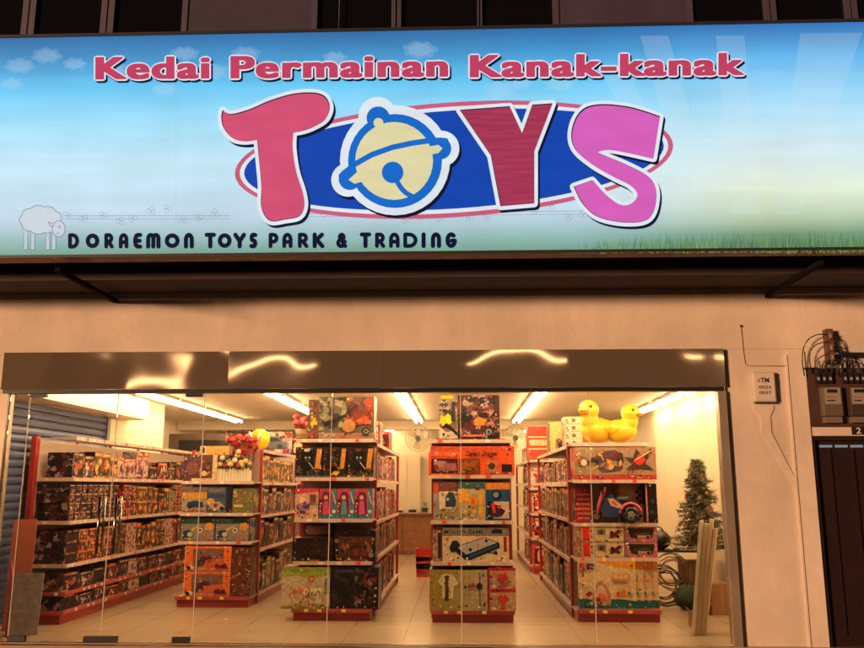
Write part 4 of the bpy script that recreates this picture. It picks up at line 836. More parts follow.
for i in range(4):
    x0 = 1.35+(0 if i == 0 else .62+.09*(i-1)); x1 = 1.95 if i == 0 else x0+.20
    t,wd,ht = big(('wide white box with picnic basket picture and teal foot','first basket picture box behind the wide one, teal foot','second basket picture box behind the wide one, teal foot','rightmost basket picture box of the row, teal foot')[i], 1.34+.105*i, 2.00+.094*i, .135, .695-.012*i, Yr-.03+.035*i, 'pale', .03, group=gR, name='playset_box')
    a = Art(t,wd,ht).rect(0,0,1,1,(208,180,144)).poly([(.25,1),(1,1),(1,.8),(.6,.86),(.3,.96)],(214,140,50)).poly([(0,0),(1,0),(1,.18),(.7,.22),(.3,.2),(0,.24)],(26,96,96)).rect(.0,.0,1,.03,(180,120,90))
    a.poly([(.22,.1),(.25,.35),(.33,.56),(.4,.58),(.48,.5),(.56,.3),(.55,.1)],(170,120,90)).poly([(.29,.25),(.33,.45),(.4,.5),(.46,.42),(.5,.25)],(206,170,140)).disc(.4,.25,.07,(200,90,80)).disc(.32,.2,.05,(110,60,50)).mess(.05,.08,.5,.16,[(200,180,150),(110,60,60)],7,33,.05).poly([(.1,.3),(.18,.26),(.25,.33),(.18,.38)],(160,40,40)).text('5',.02,.76,.12,.92,(190,50,70),.03).rect(.15,.8,.3,.92,(60,60,70)).mess(.05,.78,.35,.9,[(190,60,80),(200,120,150)],4,35,.04)
    for q in (.62,.72,.82): a.disc(q+.02,.66,.06,(190,130,70)).disc(q+.02,.66,.045,(214,176,130))
    a.rect(.6,.58,.9,.62,(190,130,80)).disc(.78,.36,.05,(200,110,50)).disc(.68,.33,.035,(190,60,60)).disc(.87,.34,.03,(60,130,120)).rect(.62,.26,.92,.3,(190,110,80)).done()
# four little white boxes stacked on top, orange ends
for i in range(4):
    t,wd,ht = big(f'small white box with orange end, {("bottom of","second in","third in","topmost of")[i]} the stack behind the ducks', 1.38,1.70,2.045+i*.10,2.045+i*.10+.097,2.55,'pale',.3,group='white boxes stacked behind the ducks')
    Art(t,wd,ht).rect(0,0,1,1,(226,206,176)).rect(.72,0,1,1,(220,90,40)).disc(.38,.5,.08,(70,50,50)).disc(.38,.5,.05,(130,110,90)).rect(.08,.15,.2,.3,(190,60,50)).done()
t,wd,ht = big('tall tan carton on the far part of the right front rack', 1.36,1.60,2.04,2.50,4.2,'brown',.5,group='cartons on top of the right front rack'); Art(t,wd,ht).rect(0,0,1,1,(220,180,110)).done()
for i, x in enumerate((-.02,.26)):
    pass
t,wd,ht = big('red and white boxes stacked high on the far right rack', 1.24,1.60,2.02,2.62,6.9,'red',.5)
Art(t,wd,ht).rect(0,0,1,1,(200,60,36)).rect(0,.30,1,.34,(230,190,150)).rect(.05,.42,.95,.6,(226,180,140)).rect(0,.66,1,.7,(230,190,150)).mess(.1,.44,.9,.58,[(160,60,40)],5,37,.05).done()
# --- left flower rack
Yl = 2.44; gL = EG % 'left flower rack'
t,wd,ht = big('white trimmed toy box with purple ring print on the flower rack', -3.69,-3.24,1.592,1.94,Yl,'pale',.3,group=gL)
Art(t,wd,ht).rect(0,0,1,1,(96,56,50)).rect(.25,.0,1,.12,(216,190,150)).rect(.86,0,1,1,(206,180,140)).disc(.24,.5,.24,(70,40,110)).disc(.26,.5,.2,(120,70,60)).mess(.3,.2,.82,.85,[(150,90,70),(110,60,60),(190,130,90),(60,40,50)],12,40,.1).disc(.62,.3,.08,(210,180,140)).done()
t,wd,ht = big('small white framed box on top of the purple ring box', -3.50,-3.10,1.942,2.06,Yl+.05,'pale',.25,group=gL)
Art(t,wd,ht).rect(0,0,1,1,(206,160,90)).rect(.02,.05,.2,.95,(220,210,200)).rect(.06,.15,.17,.85,(80,40,50)).done()
t,wd,ht = big('grey and yellow car set box on the flower rack', -3.69,-3.36,1.182,1.52,Yl,'blue',.3,group=gL)
Art(t,wd,ht).rect(0,0,1,1,(150,140,124)).rect(0,.56,1,.78,(200,140,44)).rect(0,.8,1,1,(110,96,90)).poly([(.2,.25),(.25,.42),(.55,.48),(.85,.42),(.9,.22),(.3,.2)],(30,50,84)).rect(.05,.04,.95,.12,(150,60,50)).disc(.35,.22,.06,DK).done()
t,wd,ht = big('blue and black car set box right of the grey and yellow one', -3.355,-3.02,1.182,1.52,Yl,'blue',.3,group=gL)
Art(t,wd,ht).rect(0,0,1,1,(70,76,92)).rect(.75,0,1,1,(26,30,44)).rect(0,.58,.72,.72,(36,60,110)).rect(.05,.8,.7,.95,(110,106,100)).disc(.15,.42,.16,(200,150,80)).poly([(.1,.2),(.2,.4),(.5,.45),(.72,.25),(.6,.12),(.3,.12)],(160,140,130)).disc(.6,.18,.08,DK).disc(.35,.3,.08,(120,40,40)).done()
t,wd,ht = big('green toy box with red and cream print on the flower rack', -3.015,-2.745,1.182,1.50,Yl+.01,'green',.3,group=gL)
Art(t,wd,ht).rect(0,0,1,1,(110,104,60)).rect(.05,.25,.5,.35,(200,180,110)).mess(.05,.3,.95,.9,[(150,140,80),(190,160,110),(140,60,50),(80,90,50)],14,41,.1).disc(.1,.85,.07,(200,180,160)).done()
for i in range(2):
    a0 = -3.685+i*.46
    t,wd,ht = big(f'{("left","right")[i]} one of two silver sets with orange wing toy on the flower rack', a0,a0+.452,.822,1.12,Yl,'blue',.3,group=gL)
    Art(t,wd,ht).rect(0,0,1,1,(70,66,74)).rect(.0,.8,1,1,(30,34,40)).rect(.1,.82,.5,.95,(40,90,60)).rect(.02,.05,.98,.75,(130,120,116)).poly([(.7,.5),(.75,.78),(.9,.8),(.98,.6),(.9,.5)],(214,140,50)).poly([(.3,.4),(.55,.62),(.6,.7),(.4,.6),(.25,.5)],(190,160,80)).disc(.58,.48,.07,(220,200,190)).disc(.58,.48,.04,(50,70,110)).poly([(.08,.15),(.1,.45),(.3,.5),(.38,.2)],(40,50,70)).disc(.28,.3,.07,(180,180,180)).poly([(.5,.1),(.6,.35),(.9,.4),(.88,.1)],(150,110,96)).disc(.93,.1,.04,(200,110,100)).done()
for i in range(2):
    t,wd,ht = big(f'{("lower","upper")[i]} of two orange truck boxes with open window, flower rack bottom', -3.60,-2.99,.135+i*.318,.135+i*.318+.312,Yl-.02,'orange',.33,group=gL,name='truck_box')
    a = Art(t,wd,ht).rect(0,0,1,1,(226,110,50)).rect(0,0,.02,1,(240,170,120)).rect(.02,.0,.98,.1,(190,120,90)).rect(.17,.14,.84,.9,(120,90,76)).poly([(.25,.2),(.3,.5),(.42,.62),(.55,.6),(.6,.3)],(60,40,56)).poly([(.4,.15),(.45,.42),(.82,.5),(.83,.16)],(190,90,60)).mess(.22,.2,.8,.8,[(200,110,70),(60,40,44),(150,60,50)],8,44+i,.06).poly([(.02,.05),(.1,.22),(.2,.2),(.24,.05)],(210,190,170)).disc(.1,.12,.04,DK).poly([(.64,.1),(.68,.3),(.78,.22),(.88,.32),(.95,.1)],(90,24,30)).done()
t,wd,ht = big('clear bag of brown toys beside the orange truck boxes', -2.985,-2.735,.135,.75,Yl,'brown',.3,group=gL)
Art(t,wd,ht).rect(0,0,1,1,(96,50,36)).mess(.02,.02,.98,.98,[(140,80,56),(70,36,30),(170,110,80),(120,50,40),(200,150,120)],34,46,.13).done()
# ------------------------------------------------------------------ loose toys
DUCK = mat('yellow_vinyl', (.85,.52,.02), .42, coat=.15); BEAK = mat('orange_vinyl', (.75,.25,.02), .35)
def duck(loc, s, rz, label):
    t = empty('toy_duck', loc, label, 'toy duck', 'yellow vinyl ducks on the right rack', rz)
    m = MB(); m.ball((0,0,.13*s),(.20*s,.14*s,.13*s),DUCK,18,12); m.ball((-.15*s,0,.19*s),(.09*s,.07*s,.06*s),DUCK)
    m.ball((.13*s,0,.22*s),(.09*s,.085*s,.10*s),DUCK); m.ball((.14*s,0,.32*s),(.105*s,.10*s,.10*s),DUCK,18,12)
    o = m.build('body', t); r = o.modifiers.new('remesh', 'REMESH'); r.mode = 'VOXEL'; r.voxel_size = .011*s; r.use_smooth_shade = True
    q = o.modifiers.new('smooth', 'SMOOTH'); q.iterations = 6
    m = MB(); m.ball((.25*s,0,.305*s),(.045*s,.045*s,.014*s),BEAK); m.ball((.245*s,0,.288*s),(.036*s,.036*s,.011*s),BEAK); m.build('beak', t)
    for sg_ in (-1,1):
        m = MB(); m.ball((.205*s,sg_*.062*s,.345*s),.017*s,BLACK); m.build('eye', t)
        m = MB(); m.ball((-.03*s,sg_*.13*s,.15*s),(.10*s,.03*s,.06*s),DUCK); m.build('wing', t)
duck((1.655,1.62,2.045), 1.22, -pi*.72, 'taller yellow vinyl duck at the left on the right rack')
duck((1.93,1.60,2.045), 1.10, -pi*.22, 'smaller yellow vinyl duck with open view of its face, right one')
# toy trike
tk = empty('toy_trike', (1.80,1.40,1.105), 'blue and red toy motor trike with black wheels on right rack', 'toy trike')
TB = mat('trike_blue_plastic', (.03,.045,.12), .25, coat=.4); TR = mat('trike_red_plastic', (.42,.05,.08), .25, coat=.4)
def wheel(x, y, r, wdt):
    o = MB().torus((x,y,r),(0,1,0),r*.68,r*.32,BLACK,20,8).build('wheel', tk)
    m = MB(); m.cyl((x,y-wdt*.4,r),(x,y+wdt*.4,r),r*.40,GREYP); m.disc((x,y-wdt*.42,r),(0,1,0),r*.3,BLACK)
    for k in range(5): a = 2*pi*k/5; m.cyl((x,y-wdt*.45,r),(x+r*.42*cos(a),y-wdt*.45,r+r*.42*sin(a)),r*.07,GREYP,6)
    m.build('hub', o)
wheel(-.225,0,.075,.05); wheel(.165,-.07,.098,.06); wheel(.165,.15,.098,.06)
m = MB(); pts = [(-.17,.17),(-.10,.30),(-.04,.33),(.02,.27),(.10,.22),(.16,.19),(.14,.10),(.02,.07),(-.10,.07),(-.16,.11)]
f0 = [(x,-.05,z) for x, z in pts]; f1 = [(x,.10,z) for x, z in pts]; m.face(f0,TB); m.face(f1,TB)
for i in range(len(pts)): m.face([f0[i],f0[(i+1)%len(pts)],f1[(i+1)%len(pts)],f1[i]],TB)
m.build('body', tk, bevel=.008)
MB().face([(-.08,-.0515,.29),(-.02,-.0515,.27),(.07,-.0515,.19),(.03,-.0515,.17),(-.06,-.0515,.21)],pm((200,170,140))) 
m = MB(); m.poly = None; m.face([(-.09,-.0525,.285),(-.03,-.0525,.285),(.075,-.0525,.20),(.04,-.0525,.17),(-.06,-.0525,.20)],pm((190,160,130))); m.face([(-.055,-.053,.262),(-.02,-.053,.255),(.03,-.053,.205),(.005,-.053,.195),(-.045,-.053,.222)],pm((190,70,50))); m.build('side_decal', tk)
m = MB()
for yy in (-.07,.15): m.tube([(.165+.125*cos(t), yy, .10+.125*sin(t)) for t in [radians(q) for q in range(10,176,15)]],.020,TR)
m.build('rear_fender', tk)
m = MB(); m.tube([(-.225,-.035,.075),(-.19,-.03,.20),(-.16,-.02,.30),(-.15,-.02,.36)],.013,TR); m.tube([(-.225,.035,.075),(-.19,.05,.20),(-.16,.06,.30)],.013,TR); m.build('front_fork', tk)
m = MB(); m.box(-.23,-.215,-.06,.09,.22,.37,TR,Matrix.Rotation(.35,4,'Y')@Matrix.Translation((-.02,0,-.02))); m.build('windshield', tk)
MB().tube([(-.15,-.12,.35),(-.15,.14,.35)],.011,BLACK).build('handlebar', tk)
MB().tube([(.02,.02,.27),(.10,.02,.26),(.17,.02,.30)],[.045,.05,.03],BLACK,10).build('seat', tk)
# bouquets
LEAF = mat('leaf_green', (.05,.09,.03), .6, noise=.2)
def blooms(root, pts, r, m, nm='rose'):
    rr = random.Random(int(pts[0][0]*1000)+len(pts))
    for p in pts:
        q = MB(); q.ball(p,(r,r,r*.85),m,10,7)
        for k in range(3): q.torus((p[0],p[1]-r*.15,p[2]+r*.1*k),(rr.uniform(-.3,.3),-1,rr.uniform(-.3,.8)),r*(.55+.15*k),r*.22,m,9,5)
        q.build(nm, root)
ROSE = {c: mat(f'{n}_petals', v, .55, noise=.12, nscale=30) for c, n, v in (('r','red',(.42,.03,.04)),('p','pink',(.55,.12,.13)),('y','yellow',(.62,.42,.14)),('w','cream',(.66,.52,.38)),('d','dark_red',(.20,.02,.025)))}
ft = empty('flower_trough', (-3.03,2.46,1.592), 'cream picket trough full of cream, yellow and red roses', 'flowers')
m = MB(); m.box(-.205,.205,0,.16,0,.03,CREAM)
for k in range(11): x = -.20+k*.04; m.box(x-.017,x+.017,-.008,.006,0,.155,CREAM); m.face([(x-.017,-.008,.156),(x+.017,-.008,.156),(x,-.008,.18)],CREAM)
for x in (-.203,.203): m.box(x-.006,x+.006,.0,.16,0,.15,CREAM)
m.box(-.2,.2,.155,.165,0,.15,CREAM); m.build('trough', ft)
m = MB(); rr = random.Random(5)
for k in range(260):
    a = Vector((rr.uniform(-.22,.22), rr.uniform(-.02,.16), rr.uniform(.13,.33))); d_ = Vector((rr.uniform(-1,1),rr.uniform(-1,1),rr.uniform(-.4,1))).normalized()*.035; s_ = d_.orthogonal().normalized()*.011
    m.face([a-d_,a+s_,a+d_,a-s_],LEAF)
m.build('leaves', ft)
for c, P in {'w':[(-.15,-.01,.30),(.02,-.02,.27),(.09,.03,.24),(-.09,.06,.26),(.04,.03,.34)],'y':[(-.18,0,.22),(-.03,-.03,.22),(.16,-.01,.26),(.12,-.02,.21),(.20,.03,.23),(.06,.0,.38)],'d':[(-.10,-.03,.20),(.07,-.03,.19),(-.21,.04,.27)]}.items(): blooms(ft, P, .038, ROSE[c])
pb = empty('gift_bouquet', (-2.98,2.70,1.592), 'pink wrapped gift bouquet standing behind the rose trough', 'flowers')
WR = glass_mat('pink_cellophane', (.93,.62,.62))
m = MB(); rr = random.Random(9); N = 22
prof = [(.06,.0),(.10,.15),(.19,.42),(.235,.60)]
rings = []
for r, z in prof: rings.append([Vector((r*(1+.10*(j%2)*(z>.1))*cos(2*pi*j/N), .6*r*(1+.1*(j%2))*sin(2*pi*j/N), z+(.05*(j%3) if z > .5 else 0))) for j in range(N)])
for a, b in zip(rings, rings[1:]):
    for j in range(N): m.face([a[j],a[(j+1)%N],b[(j+1)%N],b[j]],WR)
m.build('wrapping', pb)
blooms(pb, [(-.12,-.06,.55),(0,-.10,.57),(.12,-.05,.55),(-.05,-.02,.60),(.07,-.02,.60),(.17,0,.55)], .04, ROSE['p']); blooms(pb, [(-.19,-.02,.55),(.03,-.1,.56),(-.08,-.05,.50),(.12,-.04,.48)], .045, ROSE['r']); blooms(pb, [(0,-.04,.42),(.08,-.02,.36),(-.10,0,.38),(0,0,.30)], .05, ROSE['p'])
rb = empty('rose_basket', (-1.93,1.62,2.085), 'basket of dark pink roses on top beside the robot box', 'flowers')
WK = mat('wicker', (.35,.20,.09), .6, noise=.3, nscale=40)
m = MB(); m.lathe([(.0,0),(.085,0),(.105,.06),(.12,.13),(.11,.13),(.0,.11)],WK,(0,0,0),18)
for z in (.03,.07,.11): m.torus((0,0,z),(0,0,1),.095+.12*z*.8,.008,WK,18,5)
m.build('basket', rb)
rr = random.Random(12); pts = [(rr.uniform(-.13,.13), rr.uniform(-.09,.08), rr.uniform(.16,.29)) for k in range(24)]
blooms(rb, pts, .038, ROSE['p'])
rp_ = empty('plush_toy', (-1.82,1.80,2.085), 'dark brown bunch of dried roses leaning high behind the basket', 'flowers')
m = MB(); m.tube([(.02,0,0),(0,0,.30),(-.03,0,.42)],.006,LEAF); m.build('stems', rp_); rp_.name = 'dried_roses'
blooms(rp_, [(-.06,0,.42),(.02,0,.40),(-.02,-.02,.46),(.05,0,.45)], .035, ROSE['d'])
yb = tag(MB().ball((0,0,.145),.145,mat('yellow_rubber',(.80,.62,.02),.35),24,16).build('toy_ball', loc=(-2.86,3.15,2.04)), 'bright yellow ball on top of the left flower rack', 'ball')
hc = empty('toy_car', (-2.55+.0,4.2,2.045), 'grey blue toy car in pink packing on the far left rack top', 'toy car')
hc.location = (-2.98,4.4,2.045)
m = MB(); m.box(-.28,.28,0,.25,0,.06,BUSY['pink']); m.box(-.28,.28,.2,.25,.061,.34,BUSY['pale']); m.build('open_box', hc)
m = MB(); P = [(-.24,.07),(-.24,.14),(-.14,.17),(-.06,.25),(.10,.25),(.17,.18),(.24,.16),(.24,.07)]; CB = mat('toy_car_paint',(.10,.12,.17),.25,coat=.6)
f0 = [(x,.02,z) for x, z in P]; f1 = [(x,.17,z) for x, z in P]; m.face(f0,CB); m.face(f1,CB)
for i in range(len(P)): m.face([f0[i],f0[(i+1)%len(P)],f1[(i+1)%len(P)],f1[i]],CB)
m.build('body', hc, bevel=.01)
m = MB(); m.face([(-.12,.018,.17),(-.05,.018,.235),(.09,.018,.235),(.14,.018,.18)],BLACK); m.build('window', hc)
for x in (-.14,.14):
    for y in (.02,.16): MB().cyl((x,y-.02,.095),(x,y+.02,.095),.042,BLACK).build('wheel', hc)
# goods on rack tops further back
for i,(x,y,z,wd,dp,ht,st,lab) in enumerate(((-1.3,3.2,2.07,.3,.4,.36,'pale','white box stack on top of the middle aisle rack behind the robot box'),(-1.25,4.1,2.07,.3,.4,.28,'red','red box lying on top of the middle aisle rack further back'),(-1.3,4.85,2.07,.3,.4,.34,'pale','pale box on top of the middle aisle rack, farthest'),(-3.05,7.0,2.07,.4,.5,.36,'red','red toy box on top of the far left rack'),(1.5,3.3,2.04,.24,.4,.16,'orange','orange toy box lying on top of the right rack behind the white stack'),(1.45,9.0,2.02,.26,.6,.3,'pale','pale boxes on top of the far right rack'))):
    put('toy_box', box_mesh(st, wd, dp, ht, i%3), (x,y,z), 0, lab, 'toy box', 'boxes on the rack tops')
# ------------------------------------------------------------------ fans, counter, basket
FANG = mat('fan_grille', (.45,.38,.28), .4)
BLADE = mat('fan_blade_plastic', (.45,.36,.24), .3)
for x, lab in ((-.90,'round wall fan left of the middle rack, under the ceiling beam'),(1.13,'round wall fan right of the middle rack, under the ceiling beam')):
    f = empty('wall_fan', (x,8.78,2.52), lab, 'fan', 'wall fans under the ceiling beam')
    m = MB()
    for r in (.27,.20,.13): m.torus((0,-.04 if r < .27 else 0,0),(0,1,0),r,.006 if r < .27 else .010,FANG,28,5)
    for k in range(24):
        a = 2*pi*k/24; m.tube([(.05*cos(a),-.05,.05*sin(a)),(.18*cos(a),-.045,.18*sin(a)),(.27*cos(a),0,.27*sin(a)),(.15*cos(a),.10,.15*sin(a))],.0022,FANG,4,False)
    m.build('grille', f)
    m = MB(); m.cyl((0,-.06,0),(0,-.045,0),.055,BLACK,16); m.cyl((0,.04,0),(0,.17,0),.07,WHITE,14); m.build('motor', f)
    for k in range(3):
        a = 2*pi*k/3+.4; ca, sa = cos(a), sin(a)
        def bp_(r, t, y): return (r*cos(a+t), y, r*sin(a+t))
        m = MB(); m.face([bp_(.05,-.5,.0),bp_(.22,-.4,-.015),bp_(.23,0,0),bp_(.22,.35,.02),bp_(.05,.5,.03)],BLADE); m.build('blade', f)
    m = MB(); m.box(-.03,.03,.12,.20,-.06,.20,WHITE); m.tube([(0,.14,0),(0,.20,.12),(0,.215,.2)],.02,WHITE); m.build('bracket', f)
ct = empty('counter', (-1.6,11.0,0), 'dark wooden sales counter at the back of the shop', 'counter')
MB().box(-1.2,1.6,0,.6,0,.88,WOODB).build('cabinet', ct); MB().box(-1.25,1.65,-.04,.64,.881,.92,WOODB).build('worktop', ct)
for k in range(4): MB().box(-1.15+k*.7,-.5+k*.7,-.012,-.001,.08,.82,mat('counter_panel',(.26,.10,.04),.4,noise=.2)).build('front_panel', ct)
for i,(x,wd,ht,c) in enumerate(((-1.15,.22,.16,WHITE),(-.86,.16,.24,GREYP),(-1.45,.18,.12,CREAM))):
    t = MB(); t.box(-wd/2,wd/2,0,.2,0,ht*.6,c); t.box(-wd*.3,wd*.3,.08,.12,ht*.61,ht,c); t.box(-wd*.4,wd*.4,-.005,-.001,ht*.1,ht*.5,BLACK)
    tag(t.build('counter_box', loc=(x,11.2,.921)), ('small white desk box on the back counter','grey device with raised top on the back counter','low cream box at the left on the back counter')[i], 'box')
# white cupboard at the back wall
cb = empty('white_panel', (-1.30,11.9,0), 'tall cream cupboard at the back wall behind counter', 'cupboard')
MB().box(-.35,.30,0,.25,0,2.30,CREAM).build('carcass', cb); MB().box(-.34,-.03,-.015,-.001,.05,2.26,CREAM).build('door_panel', cb); MB().box(-.02,.29,-.015,-.001,.05,2.26,CREAM).build('door_panel', cb)
cb.name = 'tall_cupboard'
# dark screen in the alcove, grey panel
dk = empty('wall_cabinet', (-5.05,7.2,1.9), 'dark framed cabinet high in the back left alcove', 'cabinet')
MB().box(-.55,.75,0,.3,.0,.62,mat('cabinet_brown',(.10,.06,.045),.5,noise=.2)).build('carcass', dk); MB().box(-.35,.70,-.012,-.001,.06,.5,mat('dark_screen',(.01,.012,.018),.15)).build('screen', dk)
bk = empty('shopping_basket', (-.62,6.3,0), 'red plastic baskets stacked on the floor beside the middle rack', 'basket')
RP = mat('red_plastic', (.45,.03,.025), .35)
for k in range(3):
    m = MB(); z = k*.10; 
    for a in range(10): 
        x = -.14+a*.031; m.box(x-.009,x+.009,-.10,-.092,z+.01,z+.21,RP); m.box(x-.009,x+.009,.20,.208,z+.01,z+.21,RP)
    m.box(-.15,.15,-.105,.21,z,z+.012,RP); m.box(-.16,.16,-.112,-.09,z+.2,z+.222,RP); m.box(-.16,.16,.195,.215,z+.2,z+.222,RP); m.box(-.16,-.145,-.09,.195,z+.05,z+.222,RP); m.box(.145,.16,-.09,.195,z+.05,z+.222,RP)
    m.build('basket', bk)
bk.scale = (1.1,1,1.12)
# ------------------------------------------------------------------ right corner: frosted tree, planks, clutter
xt = empty('christmas_tree', (3.10,2.55,.0), 'frosted silver green christmas tree by the right wall', 'christmas tree')
BARK = mat('trunk_brown', (.10,.055,.03), .8)
m = MB(); m.tube([(0,0,.02),(0,0,1.88)],[.03,.008],BARK,8)
for k in range(4): a = k*pi/2+.4; m.tube([(0,0,.12),(.22*cos(a),.22*sin(a),.01)],.012,BARK,6)
m.build('trunk', xt)
NE = [mat('needle_frost', (.23,.20,.14), .6), mat('needle_green', (.05,.055,.03), .7), mat('needle_pale', (.085,.08,.045), .7)]
m = MB(); rr = random.Random(21)
for k in range(170):
    z = .75+1.12*(k/170)**1.05; L_ = (.36*(1-(z-.75)/1.22)+.03)*rr.uniform(.62,1.18); a = k*2.4+rr.uniform(-.3,.3); up_ = rr.uniform(-.12,.2)
    base = Vector((0,0,z)); tip = Vector((L_*cos(a), L_*sin(a), z+up_*L_-.03))
    m.tube([base,tip],[.006,.002],BARK,4,False)
    for j in range(60):
        p = base.lerp(tip, .15+.87*rr.random()); d_ = (Vector((cos(a),sin(a),0))*.5+Vector((rr.uniform(-1,1),rr.uniform(-1,1),rr.uniform(-.8,.9)))).normalized()*rr.uniform(.045,.085); s_ = d_.orthogonal().normalized()*.008
        m.face([p-s_,p+s_,p+d_], NE[0] if rr.random() < .35 else NE[1+(j%2)])
m.build('crown', xt)
for k in range(16):
    z = .85+.95*k/16; L_ = .34*(1-(z-.75)/1.22); a = k*2.1+3; MB().ball((L_*cos(a),L_*sin(a),z),.02,mat('bauble_red',(.40,.05,.03),.15,coat=.6) if k%2 else mat('bauble_gold',(.6,.38,.10),.2,.6),10,7).build('bauble', xt)
# stool / low table with black top
st_ = empty('low_table', (2.92,3.2,0), 'low dark table with cluttered black top in the right corner', 'table')
MB().box(-.42,.42,-.25,.25,.66,.69,mat('table_top_black',(.03,.022,.02),.4)).build('tabletop', st_)
for x in (-.37,.37):
    for y in (-.2,.2): MB().box(x-.016,x+.016,y-.016,y+.016,0,.658,DARKM).build('leg', st_)
MB().box(-.38,.38,-.2,.2,.25,.27,DARKM).build('lower_shelf', st_)
wb = MB(); wb.face([(-.16,-.11,.012),(.16,-.11,.002),(.17,.11,.01),(-.14,.12,.03)],WHITE); wb.box(-.15,.15,-.10,.10,-.0,.0015,WHITE)
tag(wb.build('paper_sheets', loc=(2.70,3.15,.692)), 'loose white papers lying on the black table top', 'papers')
CO = mat('garland_dark', (.05,.03,.025), .5); CO2 = mat('garland_brown', (.17,.09,.06), .5)
def coil(loc, r0, seed, mm, label, turns=5, flat=.5, nm='wire_garland'):
    rr = random.Random(seed); pts = []
    for k in range(turns*16):
        t_ = 2*pi*k/16; q = r0*(1+.22*sin(t_*.37+seed)); pts.append((q*cos(t_)+.02*rr.uniform(-1,1), .09*sin(t_*.6+seed)+.02*rr.uniform(-1,1), r0+q*sin(t_)*.95))
    return tag(MB().tube(pts,.008,mm,6).build(nm, loc=loc), label, 'garland')
coil((2.70,2.55,.25),.20,1,CO2,'brown wire hoops hanging before the low table')
coil((2.62,2.70,.05),.22,4,CO,'dark tangled wire hoops on the floor by the low table',7)
bgm = mat('green_cloth', (.03,.06,.035), .7, noise=.3); m = MB(); rr = random.Random(4)
m.ball((0,0,.15),(.20,.13,.15),bgm,16,10)
for v in m.bm.verts: v.co += Vector((rr.uniform(-.02,.02),rr.uniform(-.02,.02),rr.uniform(-.02,.02)*(v.co.z > .03)))
m.tube([(-.05,0,.28),(0,0,.36),(.06,0,.28)],.008,bgm); tag(m.build('cloth_bag', loc=(2.88,2.45,.0)), 'dark green cloth bag slumped under the christmas tree', 'bag')
bagm = mat('black_bag_nylon', (.02,.018,.02), .45, noise=.3); m = MB(); m.ball((0,0,.12),(.17,.14,.13),bagm,16,10)
for v in m.bm.verts: v.co += Vector((rr.uniform(-.015,.015),rr.uniform(-.015,.015),rr.uniform(-.015,.015)))
m.torus((0,0,.22),(0,1,0),.07,.009,bagm,14,6); tag(m.build('black_bag', loc=(2.66,3.05,.70)), 'crumpled black bag on the low table behind the papers', 'bag')
tr = empty('toy_robot', (2.93,2.05,0), 'small silvery toy figure standing on the floor by the cartons', 'toy figure')
m = MB(); m.box(-.05,.05,-.03,.03,.10,.20,GREYP); m.build('body', tr, bevel=.01); MB().ball((0,0,.245),(.042,.04,.045),GREYP).build('head', tr)
for x in (-.03,.03): MB().tube([(x,0,.10),(x*1.3,0,.02)],[.02,.026],DARKM).build('leg', tr)
for x in (-.07,.07): MB().tube([(x*.8,0,.19),(x*1.2,-.03,.11)],[.016,.014],GREYP).build('arm', tr)
for i,(x,y,z,wd,dp,ht) in enumerate(((3.15,2.0,0,.26,.3,.36),(3.12,2.9,0,.36,.3,.55),(2.60,1.02,0,.14,.2,.16))):
    b_ = empty('carton', (x,y,z), ('dark brown open carton on the floor behind the planks','tall brown carton under the christmas tree','small brown carton at the foot of the steel post')[i], 'carton')
    m = MB(); m.box(-wd/2,wd/2,0,dp,0,ht,CARD); m.build('carton_body', b_)
    m = MB(); 
    for s_ in (-1,1): m.face([(s_*wd/2,0,ht),(s_*wd/2,dp,ht),(s_*(wd/2+.05),dp,ht+.06),(s_*(wd/2+.05),0,ht+.06)],CARD)
    m.build('flap', b_); MB().box(-.02,.02,-.003,-.001,0,ht,mat('packing_tape',(.3,.18,.08),.25)).build('tape', b_)
PLK = mat('cream_plank', (.66,.56,.40), .55, noise=.1, nscale=4)
for i in range(4):
    x0 = 2.56-.012*i+.0; m = MB(); L_ = (1.18,1.15,1.20,1.10)[i]
    sh = .13; m.box(0,.036,-.09,.09,0,L_,PLK)
    o = m.build('plank', loc=(2.545+.05*i if False else 2.40+.046*i, .62+.03*i, .0)); o.rotation_euler = (-.03*i*.4, .13+.012*i, -.35); tag(o, ('leftmost','second from left','third from left','rightmost')[i]+' of four cream planks leaning at the right of the glass', 'plank', 'cream planks leaning by the right post')
# ------------------------------------------------------------------ left corner: boards and pipe
o = MB().box(0,.02,-.12,.12,0,1.17,mat('red_board',(.42,.10,.055),.6,noise=.2,nscale=3)).build('board', loc=(-4.83,.62,0)); o.rotation_euler = (0,-.06,-1.35); tag(o, 'tall faded red board leaning behind the left glass edge', 'board')
for i in range(3):
    o = MB().box(0,.014,-.15,.15,0,.62-.01*i,mat('grey_board',(.27,.23,.22),.7,noise=.35,nscale=14,bump=.4)).build('panel_sheet', loc=(-4.63+.012*i,.40-.03*i,0)); o.rotation_euler = (-.03,-.05,-1.25+.03*i); tag(o, ('rearmost','middle','front')[i]+' of three grey boards leaning at the left glass edge', 'board', 'grey boards at the left glass edge')
o = MB().tube([(0,0,0),(.02,.0,.55),(-.03,.02,.75)],.010,RED).build('red_pipe', loc=(-4.70,.22,0)); tag(o, 'thin red bent tube behind the left post', 'tube')
